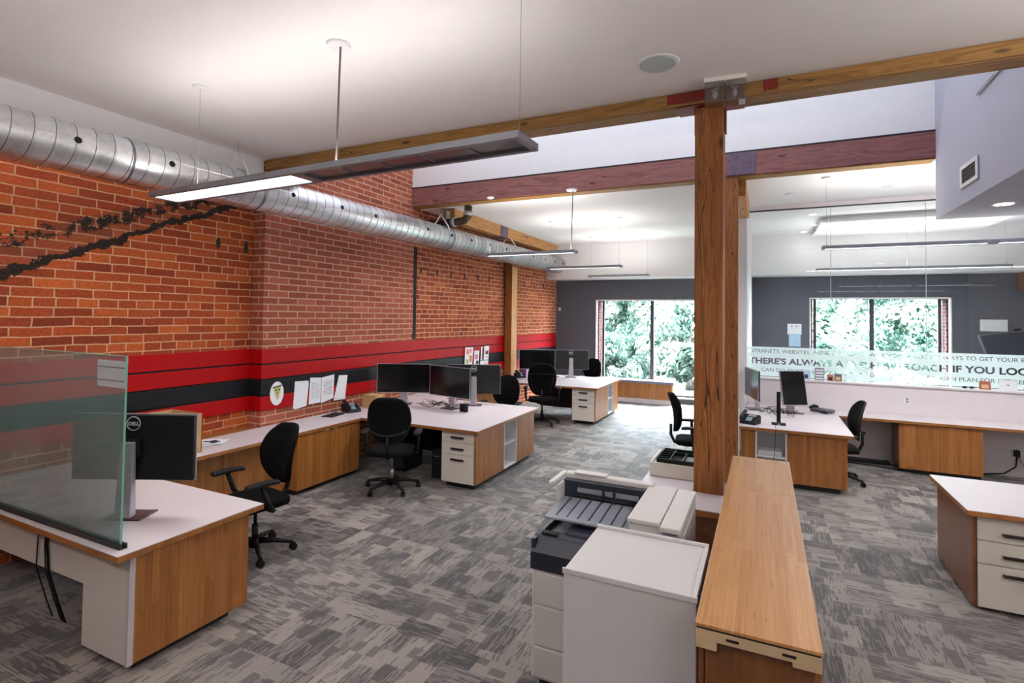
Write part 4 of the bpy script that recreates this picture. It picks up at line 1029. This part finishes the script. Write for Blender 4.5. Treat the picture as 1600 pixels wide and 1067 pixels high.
# ------------------------------------------------------------------ monitors
def make_monitor(label, w=.54, h=.33, zc=.37, portrait=False, stand=True, tilt=0):
    t = thing('computer_monitor', label, 'monitor', (0, 0, .75), 0, 'black flat computer monitors')
    Tm = Matrix.Translation((0, 0, zc)) @ Matrix.Rotation(tilt, 4, 'X')
    obj('housing', MB().box(-w/2+.004, w/2-.004, -.006, .022, -h/2+.004, h/2-.004, T=Tm), 'monback', t, bev=.008)
    obj('bezel', MB().box(-w/2, w/2, -.012, -.004, -h/2, -h/2+.012, T=Tm).box(-w/2, w/2, -.012, -.004, h/2-.008, h/2, T=Tm).box(-w/2, -w/2+.008, -.012, -.004, -h/2+.012, h/2-.008, T=Tm).box(w/2-.008, w/2, -.012, -.004, -h/2+.012, h/2-.008, T=Tm), 'silver', t, bev=.001)
    obj('screen', MB().box(-w/2+.008, w/2-.008, -.0105, -.006, -h/2+.012, h/2-.008, T=Tm), 'screen', t)
    bk = obj('mount', box(-.06, .06, .022, .055, zc-.06, zc+.06), 'monback', t, bev=.006)
    # stand: tapered silver column and flat base
    n = [(-.05, .055), (.05, .055), (.05, .085), (-.05, .085)]
    mb = MB(); z0, z1 = .012, zc+.045
    vs = [(-.055, .05, z0), (.055, .05, z0), (.055, .11, z0), (-.055, .11, z0), (-.043, .055, z1), (.043, .055, z1), (.043, .085, z1), (-.043, .085, z1)]
    mb.add(vs, [(0, 1, 2, 3), (4, 7, 6, 5), (0, 4, 5, 1), (1, 5, 6, 2), (2, 6, 7, 3), (3, 7, 4, 0)])
    obj('stand_column', mb, 'silver', t, bev=.006)
    obj('stand_base', box(-.13, .13, -.07, .12, 0, .010), 'basem', t, bev=.004)
    # round badge on the back
    if tilt: return t
    q = zc+h/2-.055
    bd = obj('badge_ring', MB().tube([(math.cos(a)*.046, .0235, q-.01+math.sin(a)*.046) for a in [2*PI*i/28 for i in range(28)]], .0032, 6, closed=True), 'logo', t)
    text_obj('badge_text', 'DELL', .033, 'logo', t, Matrix.Translation((0, .0225, q-.022)) @ Matrix.Rotation(PI, 4, 'Z') @ Matrix.Rotation(PI/2, 4, 'X'), ext=.0008, off=.0014)
    return t
m1 = make_monitor('black monitor seen from behind on the near left desk, silver stand towards the camera', w=.84, h=.455, zc=.465)
m1.location = (-3.93, 2.22, .75); m1.rotation_euler = (0, 0, PI+math.radians(26))
mA = make_monitor('left black monitor of the front pair on the middle desk', w=.84, h=.46, zc=.405)
mA.location = (-5.12, 6.83, .75); mA.rotation_euler = (0, 0, math.radians(25))
mB = dup(mA, (-4.27, 6.83, .75), math.radians(-12), 'right black monitor of the front pair on the middle desk, by the pen cup')
mC = dup(mA, (-4.13, 7.32, .75), math.radians(207), 'monitor seen from behind at the back of the middle desk, silver column')
mF = dup(mA, (-4.09, 11.85, .75), math.radians(205), 'monitor seen from behind on the far desk with round badge')
mG = dup(mA, (-4.78, 11.45, .75), math.radians(22), 'black monitor left on the far desk beside the brick wall')
mR = dup(mA, (-.17, 9.15, .75), math.radians(-76), 'dark monitor behind the reddish post on the right desk')
mP = make_monitor('portrait-turned dark monitor beside the conference phone', w=.38, h=.52, zc=.38, tilt=math.radians(-12)); mP.location = (.40, 9.05, .75); mP.rotation_euler = (0, 0, math.radians(28))

# ------------------------------------------------------------------ desk things
def phone(label, loc, rz, group='black desk phones'):
    t = thing('desk_phone', label, 'phone', loc, rz, group)
    prof = [(-.10, 0), (.10, 0), (.10, .10), (.07, .115), (-.09, .035), (-.10, .02)]
    mb = MB(); n = len(prof); vs = [(-.11, y, z) for y, z in prof]+[(.11, y, z) for y, z in prof]
    mb.add(vs, [tuple(range(n)), tuple(range(n, 2*n))[::-1]]+[(i, (i+1) % n, n+(i+1) % n, n+i) for i in range(n)])
    obj('phone_body', mb, 'black', t, bev=.006)
    ang = math.atan2(.08, .16); Tm = Matrix.Translation((0, -.01, .075)) @ Matrix.Rotation(ang, 4, 'X')
    obj('handset', MB().tube([Tm @ Vector((-.08, -.10, .025)), Tm @ Vector((-.08, -.085, .045)), Tm @ Vector((-.08, 0, .055)), Tm @ Vector((-.08, .085, .045)), Tm @ Vector((-.08, .10, .025))], [.024, .024, .017, .024, .024], 10), 'black', t)
    obj('display', MB().box(-.03, .07, .03, .075, .0, .004, T=Tm), 'pr_grey', t)
    for a in range(3):
        for b in range(4): obj('key', MB().box(-.03+a*.026, -.012+a*.026, -.07+b*.021, -.057+b*.021, -.001, .005, T=Tm), 'c_sky', t)
    return t
ph = phone('black desk phone on the credenza by the white papers', (-5.36, 5.93, .752), math.radians(70))
dup(ph, (-5.06, 11.12, .752), math.radians(60), 'black desk phone at the foot of the slim wall post')
dup(ph, (-.17, 7.90, .752), math.radians(-20), 'black desk phone beside the reddish post on the right desk')
t = thing('open_notebook', 'flat black folder lying on the credenza beside the desk phone', 'notebook', (-5.38, 5.60, .751), math.radians(12))
obj('cover', box(-.09, .09, -.16, .16, 0, .008), 'black', t, bev=.002); obj('strap', MB().tube([(-.02, .10, .012), (-.06, .17, .05), (-.09, .22, .02)], .007, 6), 'black', t)
t = thing('conference_phone', 'dark conference phone on the wall worktop', 'phone', (.82, 9.45, .752), math.radians(-35))
obj('phone_body', MB().prism([(-.17, -.06), (-.12, -.11), (.12, -.11), (.17, -.06), (.13, .10), (-.13, .10)], 0, .045), plain('phone_grey', (70, 70, 78), .45), t, bev=.012)
obj('display', box(-.05, .07, -.02, .06, .045, .052), 'pr_grey', t, bev=.003)
obj('handset', MB().tube([(-.14, -.09, .05), (-.145, 0, .075), (-.14, .09, .05)], [.026, .02, .026], 10), 'black', t)
obj('speaker_foot', MB().tube([(.10+.06*math.cos(a), -.15+.03*math.sin(a), .01) for a in [2*PI*i/20 for i in range(20)]], .007, 6, closed=True), 'black', t)
t = thing('sound_bar', 'slim upright black bar speaker on a flat base on the right desk', 'speaker', (.18, 8.0, .75))
obj('bar', box(-.025, .025, -.02, .02, .03, .44), 'black', t, bev=.008); obj('base_plate', box(-.085, .085, -.06, .06, 0, .02), 'armpad', t, bev=.005); obj('neck', box(-.012, .012, -.012, .012, .02, .035), 'silver', t)
obj('status_light', box(-.012, .012, -.0615, -.06, .006, .014), 'logo', t)
t = thing('power_cable', 'thin black cable running from the bar speaker over the desk edge', 'cable', (.14, 7.93, .75))
obj('cord', MB().tube([(0, 0, .003), (.0, -.10, .003), (0, -.27, .004), (-.005, -.30, -.01), (-.01, -.302, -.2), (-.03, -.30, -.45)], .0035, 6), 'black', t)
t = thing('pen_cup', 'twin black pen cup on the middle desk', 'cup', (-3.96, 6.74, .75))
for k, (a, b) in enumerate(((-.035, 0), (.04, -.02))): obj('cup', MB().tube([(a, b, 0), (a, b, .11)], [.034, .04], 14), 'black', t, bev=.0)
for k in range(4): obj('pen', MB().tube([(.04+.01*k-.02, -.02, .08), (.04+.02*k-.03, -.02+.01*k, .15)], .004, 6), ('cord_dark', 'black', 'steel', 'handle')[k], t)
def tangle(label, loc, n, r, seed, zmax=.03):
    rnd = random.Random(seed); t = thing('cable_tangle', label, 'cables', loc)
    for k in range(n):
        pts = []; a0 = rnd.uniform(0, 6.28); cx, cy = rnd.uniform(-r, r), rnd.uniform(-r*.5, r*.5); rr_ = rnd.uniform(.06, .16)
        for q in range(22):
            a = a0+q*.42; k2 = 1+.3*math.sin(q*.9+k)
            pts.append((cx+math.cos(a)*rr_*k2+q*.006*(1 if k % 2 else -1), cy+math.sin(a)*rr_*.6*k2, .006+abs(math.sin(q*.5+k))*zmax))
        obj('cable', MB().tube(pts, .004, 5), ('black', 'black', 'wire', 'black')[k % 4], t)
tangle('black cables tangled behind the monitors on the middle desk', (-4.42, 6.95, .75), 7, .3, 3, .05)
tangle('black cables tangled behind the monitors on the right desk', (.12, 8.75, .75), 4, .12, 5, .10)
tangle('pale cables coiled on the far desk beside the monitor', (-4.45, 11.5, .75), 3, .18, 9)
T(obj('power_adapter', box(-4.62, -4.50, 7.36, 7.44, .75, .79), 'plate_red', bev=.008), 'small reddish box among the cables on the middle desk', 'adapter')
t = thing('computer_tower', 'black computer tower under the middle desk beside the drawers', 'computer', (-4.62, 5.95, 0))
obj('case', box(0, .20, 0, .42, .02, .46), 'black', t, bev=.006); obj('front_grille', box(.02, .18, -.006, 0, .06, .40), 'pr_dark', t)
for a in (.03, .17): obj('foot', box(a-.015, a+.015, .04, .38, 0, .02), 'black', t)
t = thing('water_bottle_crate', 'dark blue equipment box under the middle desk', 'box', (-3.98, 5.95, 0))
obj('case', box(0, .17, 0, .36, .0, .36), 'pr_dark', t, bev=.006); obj('handle', MB().tube([(.05, -.01, .30), (.05, -.03, .30), (.12, -.03, .30), (.12, -.01, .30)], .006, 6), 'steel', t)
t = thing('cardboard_box', 'open cardboard box behind the near left monitor', 'box', (-5.36, 3.08, .75))
w = .006; mb = MB().box(-.21, .27, 0, w, 0, .385).box(-.21, .27, .42-w, .42, 0, .385).box(-.21, -.21+w, 0, .42, 0, .385).box(.27-w, .27, 0, .42, 0, .385).box(-.21, .27, 0, .42, 0, w)
obj('box_shell', mb, 'card', t)
t = thing('cardboard_box', 'tan cardboard box on the credenza behind the mesh chair', 'box', (-5.35, 6.28, .75))
obj('box_shell', box(-.12, .14, 0, .22, 0, .19), 'card', t, bev=.003); obj('tape', box(-.12, .1405, .09, .13, .1, .191), 'c_tan', t)
t = thing('cardboard_box', 'small black-speckled tan box by the slim wall post', 'box', (-5.30, 10.12, .745))
obj('box_shell', box(-.11, .11, 0, .18, 0, .21), 'c_cream', t, bev=.01)
for a, b in ((-.05, .15), (.03, .13), (0, .07), (.06, .05), (-.07, .05)): obj('printed_spot', box(a-.018, a+.018, -.002, 0, b-.012, b+.016), 'hole', t)
t = thing('glasses_and_papers', 'loose leaflets lying beside the near left monitor edge', 'papers', (-5.36, 3.80, .751))
for k in range(4): obj('sheet', MB().box(-.14, .14, -.10, .10, .001+k*.003, .003+k*.003, T=Matrix.Rotation(.3*k-.4, 4, 'Z')), ('paper', 'paper', 'c_sky', 'paper')[k], t)
obj('pen', MB().tube([(-.05, -.06, .018), (.09, .03, .018)], .006, 6), 'black', t)
obj('tape_roll', MB().tube([(.06+.03*math.cos(a), -.02+.03*math.sin(a), .022) for a in [2*PI*i/18 for i in range(18)]], .009, 6, closed=True), 'navy' if 'navy' in M else 'c_navy', t)
t = thing('gift_bag', 'small pink and purple pile of items behind the far phone', 'bag', (-5.20, 11.55, .75))
obj('bag_body', box(-.08, .10, 0, .2, 0, .18), 'c_purple', t, bev=.01); obj('ribbon', box(-.081, .101, .07, .11, 0, .182), 'c_pink', t)
obj('tissue', MB().ell((0, .1, .19), .08, .08, .03), 'paper', t)

# wall papers: x = wall face, (y, z) outline
def sheet(label, pts, x, art=None, grp='papers pinned over the painted boards', nx=.0, name='pinned_paper'):
    t = thing(name, label, 'paper', (x, sum(p[0] for p in pts)/len(pts), sum(p[1] for p in pts)/len(pts)), group=grp)
    cy, cz = t.location[1], t.location[2]
    mb = MB(); n = len(pts); vs = [(0, y-cy, z-cz) for y, z in pts]+[(.002+.004*(i % 2), y-cy, z-cz) for i, (y, z) in enumerate(pts)]
    mb.add(vs, [tuple(range(n)), tuple(range(n, 2*n))[::-1]]+[(i, (i+1) % n, n+(i+1) % n, n+i) for i in range(n)])
    obj('sheet', mb, 'paper', t)
    for (a, b, c_, d_, m_) in (art or []): obj('print', box(.0045, .0075, a, b, c_, d_), m_, t)
    return t
PX = -5.576
oval = [(4.815+.105*math.cos(a)*1.0, 1.135+.15*math.sin(a)) for a in [2*PI*i/20 for i in range(20)]]
t = sheet('oval paper with a hand-drawn yellow-green wedge face, left of the white papers', oval, PX)
obj('drawing', MB().add([(.008, -.055, .075), (.008, .06, .085), (.008, .012, -.085), (.006, -.055, .075), (.006, .06, .085), (.006, .012, -.085)], [(0, 1, 2), (3, 5, 4), (0, 3, 4, 1), (1, 4, 5, 2), (2, 5, 3, 0)]), 'pizza', t)
obj('drawn_brow', MB().add([(.010, -.07, .07), (.010, .07, .092), (.010, .07, .105), (.010, -.07, .083)], [(0, 1, 2, 3)]), 'hole', t)
for y in (-.018, .03): obj('drawn_eye', MB().ell((.009, y, .045), .002, .011, .012, 10, 6), 'hole', t)
obj('drawn_mouth', MB().ell((.009, .008, .005), .002, .012, .005, 10, 6), 'hole', t)
lines = lambda y0, y1, z0, z1, n: [(y0, y1, z0+(z1-z0)*i/n, z0+(z1-z0)*i/n+.004, 'ink') for i in range(n)]
sheet('creased blank white paper with rounded folds, second from left', [(5.10, 1.255), (5.32, 1.245), (5.335, 1.2), (5.30, .91), (5.15, .89), (5.075, .90)], PX)
sheet('printed white page with text, third paper from left', [(5.36, 1.28), (5.555, 1.262), (5.55, .92), (5.34, .92)], PX, lines(-.07, .07, -.10, .12, 9))
sheet('printed white page with text, fourth paper from left', [(5.565, 1.262), (5.80, 1.285), (5.795, .95), (5.56, .905)], PX+.001, lines(-.08, .08, -.08, .12, 10))
sheet('narrow slanted white paper, rightmost on the pier', [(5.90, 1.262), (6.07, 1.25), (6.03, .905), (5.80, .91)], PX)
fx = lambda y: -5.66+(y-7.8)*.0611+.027
def fs(label, y0, y1, z0, z1, art): return sheet(label, [(y0, z1), (y1, z1-.005), (y1-.02, z0), (y0-.02, z0)], fx((y0+y1)/2)+.006, art, 'printed sheets pinned left of the slim post')
fs('colourful orange and green printed sheet, leftmost by the slim post', 9.40, 9.72, 1.12, 1.50, [(-.1, .0, .05, .15, 'c_orange'), (-.12, -.02, -.14, -.05, 'c_green'), (.02, .12, -.12, .02, 'c_orange'), (.03, .1, .07, .16, 'c_pink'), (-.05, .05, -.03, .04, 'c_cream')])
fs('pink and navy printed sheet beside the orange one', 9.74, 9.96, 1.05, 1.42, [(-.07, .06, .0, .10, 'c_pink'), (-.02, .08, -.1, -.03, 'c_navy'), (-.07, .07, -.16, -.11, 'c_orange')])
fs('narrow white sheet with a black stripe', 10.02, 10.10, 1.2, 1.49, [(.02, .04, -.12, .12, 'hole')])
fs('white sheet with two dark pictures', 10.14, 10.36, 1.2, 1.50, [(-.05, .01, -.03, .04, 'c_navy'), (.02, .07, -.03, .05, 'c_navy'), (-.04, .05, -.1, -.08, 'c_pink')])
fs('white sheet with a small bar drawing below the others', 9.98, 10.34, .99, 1.19, [(.02, .03, -.05, .05, 'ink'), (.06, .07, -.05, .05, 'ink'), (.10, .11, -.03, .05, 'ink')])

# items on the half-wall sill
sx_ = [('photo_card', 'small blue-toned car photo card on the glass wall sill', .50, .68, .14, 'c_sky', 'c_navy'), ('photo_card', 'upright grey lettered card on the glass wall sill', .74, .87, .20, 'pr_grey', 'ink'), ('photo_card', 'small red figure photo card on the glass wall sill', .91, 1.0, .10, 'c_brick', 'hole'), ('photo_card', 'small dark group photo card on the glass wall sill', 1.01, 1.11, .12, 'cord_dark', 'c_tan'), ('photo_card', 'orange and tan picture card on the sill at right', 2.80, 2.93, .12, 'c_brick', 'c_tan'), ('photo_card', 'blank white card on the sill at right', 3.02, 3.22, .15, 'paper', 'hole')]
for nm, lab, a, b, h, m_, m2 in sx_:
    t = thing(nm, lab, 'card', ((a+b)/2, 9.80, 1.195), group='small cards on the glass wall sill'); w_ = b-a
    obj('card_face', MB().box(-w_/2, w_/2, 0, .003, 0, h, T=Matrix.Rotation(-.15, 4, 'X')), m_, t)
    if 'blank' in lab: obj('picture', MB().box(-.02, .02, -.002, 0, h*.5, h*.56, T=Matrix.Rotation(-.15, 4, 'X')), m2, t)
    elif 'lettered' in lab:
        for q in range(4): obj('picture', MB().box(-w_*.4, w_*.4, -.002, 0, h*(.1+.22*q), h*(.2+.22*q), T=Matrix.Rotation(-.15, 4, 'X')), 'paper', t)
    else:
        obj('picture', MB().box(-w_*.3, w_*.3, -.002, 0, h*.15, h*.6, T=Matrix.Rotation(-.15, 4, 'X')), m2, t)
t = thing('sunglasses', 'pair of dark glasses lying on the glass wall sill', 'glasses', (2.68, 9.82, 1.195), group=None)
obj('frame', MB().tube([(-.08, 0, .015), (0, 0, .022), (.08, 0, .015)], .006, 6), 'black', t)
for sx in (-1, 1): obj('lens', MB().ell((sx*.04, 0, .018), .032, .006, .018, 12, 8), 'hole', t)
t = thing('knick_knack', 'small pale rounded figure at the far right of the sill', 'ornament', (3.34, 9.83, 1.195))
obj('body', MB().ell((0, 0, .04), .05, .03, .04), 'c_cream', t); obj('ball', MB().ell((.06, 0, .05), .022, .02, .022), 'c_tan', t)
def outlet(x, y, z, label, rot=0):
    t = thing('wall_outlet', label, 'outlet', (x, y, z), rot)
    obj('cover_plate', box(-.055, .055, -.006, 0, -.055, .055), 'inner', t, bev=.002)
    for q in (-.02, .02): obj('socket', box(-.014, .014, -.008, -.006, q-.012, q+.012), 'ink', t)
outlet(1.95, 9.80, .97, 'white double outlet on the half wall above the worktop')
outlet(3.19, 9.80, .33, 'white outlet with black plug below the wall worktop')
t = thing('power_cable', 'black plug and cable hanging from the low outlet to the floor', 'cable', (3.19, 9.76, .33))
obj('plug', box(-.03, .03, -.03, .03, -.04, .05), 'black', t, bev=.006)
obj('cord', MB().tube([(.0, 0, -.04), (-.02, -.02, -.18), (-.15, -.04, -.28), (-.4, -.05, -.32)], .010, 8), 'black', t)
obj('cord', MB().tube([(.02, 0, -.04), (.06, -.05, -.16), (.20, -.08, -.27), (.1, -.1, -.32)], .006, 8), 'wire', t)
t = thing('floor_cable', 'black and white cables along the floor under the wall worktop', 'cable', (1.0, 9.45, .01))
obj('cord', MB().tube([(-.1, .05, .01), (.2, .02, .012), (.5, -.02, .012), (.85, -.1, .0)], .010, 6), 'black', t)
obj('cord', MB().tube([(-.1, .0, .0), (.25, -.05, .0), (.6, -.13, .0), (.9, -.2, .0)], .006, 6), 'wire', t)

# boardroom things
t = thing('television', 'large dark flat television leaning at the right in the boardroom', 'television', (4.40, 12.9, 1.55), math.radians(4))
Tm = Matrix.Rotation(math.radians(-22), 4, 'X') @ Matrix.Rotation(math.radians(-10), 4, 'Y')
obj('housing', MB().box(-.62, .62, -.02, .03, -.36, .50, T=Tm), 'frame_dark', t, bev=.02)
obj('screen', MB().box(-.59, .59, -.024, -.019, -.33, .47, T=Tm), plain('tv_screen', (44, 48, 58), .12), t)
obj('webcam', MB().box(-.05, .05, -.03, .02, .50, .535, T=Tm), 'black', t)
obj('floor_stand', MB().tube([(0, .06, .0), (0, .08, -1.5)], .03, 10).box(-.3, .3, -.2, .3, -1.55, -1.52), 'black', t)
T(obj('wall_panel_box', box(4.02, 4.45, 13.96, 14.0, 1.98, 2.22), 'pull', bev=.004), 'white control box on the charcoal wall above the television', 'box')
t = thing('pinned_paper', 'two white sheets taped left of the boardroom window', 'paper', (.64, 13.995, 1.8))
obj('sheet', box(-.14, .15, -.004, 0, .02, .27), 'paper', t); obj('sheet', box(-.11, .13, -.006, -.002, -.26, .04), 'c_sky', t)
for a in (-.05, .05): obj('magnet', box(a-.012, a+.012, -.008, -.004, .20, .225), 'hole', t)
T(obj('boardroom_table', MB().prism([(1.2, 11.2), (4.2, 11.2), (4.2, 12.6), (1.2, 12.6)], .71, .75).box(1.6, 1.8, 11.6, 12.2, 0, .71).box(3.6, 3.8, 11.6, 12.2, 0, .71), 'lam', bev=.004), 'long white meeting table behind the glass wall', 'table')

# ------------------------------------------------------------------ outside
gr = obj('lawn', box(-30, 30, 14.5, 60, -.4, -.3), 'grass'); gr['kind'] = 'structure'; gr.name = 'ground'
def tree_mesh(seed, H, Rr, n, leaf=.10):
    rnd = random.Random(seed); mb = MB(); cl = []
    for k in range(34):
        a = rnd.uniform(0, 2*PI); zz = rnd.uniform(.02, 1); rr = Rr*(1-.55*zz**2)*rnd.uniform(.35, 1)
        cl.append((math.cos(a)*rr, math.sin(a)*rr, zz*H, rnd.uniform(.35, .75)*Rr*.42))
    for i in range(n):
        cx, cy, cz, cr = cl[i % len(cl)]
        v = Vector((rnd.gauss(0, 1), rnd.gauss(0, 1), rnd.gauss(0, 1))).normalized()*cr*rnd.uniform(.75, 1.08)
        c = Vector((cx, cy, cz))+v
        nrm = (v.normalized()+Vector((rnd.uniform(-.7, .7), rnd.uniform(-.7, .7), rnd.uniform(-.2, .9)))).normalized()
        a_ = nrm.orthogonal().normalized(); b_ = nrm.cross(a_); s_ = leaf*rnd.uniform(.6, 1.3)
        mb.add([c-a_*s_, c-b_*s_*.5, c+a_*s_, c+b_*s_*.5], [(0, 1, 2, 3)])
    return mb
def tree(label, seed, H, Rr, n, mat, trunk_h):
    t = thing('tree', label, 'tree', (0, 0, -.3), group='leafy trees outside the windows')
    obj('foliage', tree_mesh(seed, H, Rr, n), mat, t, loc=(0, 0, trunk_h))
    tr = MB().tube([(0, 0, 0), (.05, .03, trunk_h), (-.05, 0, trunk_h+H*.5), (0, 0, trunk_h+H*.8)], [.16, .13, .08, .03], 10)
    for k in range(6):
        a = k*1.1; tr.tube([(0, 0, trunk_h+H*.1*k*.8), (math.cos(a)*Rr*.5, math.sin(a)*Rr*.5, trunk_h+H*.1*k+.5)], [.05, .02], 6)
    obj('trunk', tr, 'bark', t)
    return t
tA_ = tree('bright leafy tree close outside the left window, left side', 1, 4.2, 1.9, 9000, 'leaf1', .3)
tB_ = tree('darker green leafy tree further outside, behind the left window mullion', 2, 5.5, 2.4, 9000, 'leaf2', .8)
tA_.location = (-5.6, 19.5, -.3); tB_.location = (-3.2, 23.5, -.3)
spots = [(0, (-2.3, 19.2), 1.3, 'bright leafy tree close outside the left window, right side'), (0, (.9, 20.0), 2.2, 'bright leafy tree seen at the left of the boardroom window'), (1, (3.2, 23.5), .6, 'darker tree in the middle of the boardroom window'), (0, (4.9, 19.8), 3.9, 'bright leafy tree at the right of the boardroom window'),
         (1, (-7.4, 24.0), 3.1, 'darker tree at the far left outside the left window'), (1, (7.0, 24.5), 2.4, 'darker tree far outside at the right')]
for k, (x, y), rz, lab in spots: dup((tA_, tB_)[k], (x, y, -.3), rz, lab)
hd = T(obj('hedge', tree_mesh(11, 1.6, 1.5, 7000), 'leaf1', loc=(-1.5, 17.2, -.3)), 'low bright bushes just below the left window', 'bush', 'low bushes outside')
for x, y, lab in ((-5.0, 17.3, 'low bright bushes at the left end of the left window'), (5.3, 17.2, 'low bright bushes below the boardroom window, right part'), (1.9, 17.2, 'low bright bushes below the boardroom window, left part')):
    c = hd.copy(); COL.objects.link(c); c.location = (x, y, -.3); c.rotation_euler = (0, 0, x); c['label'] = lab
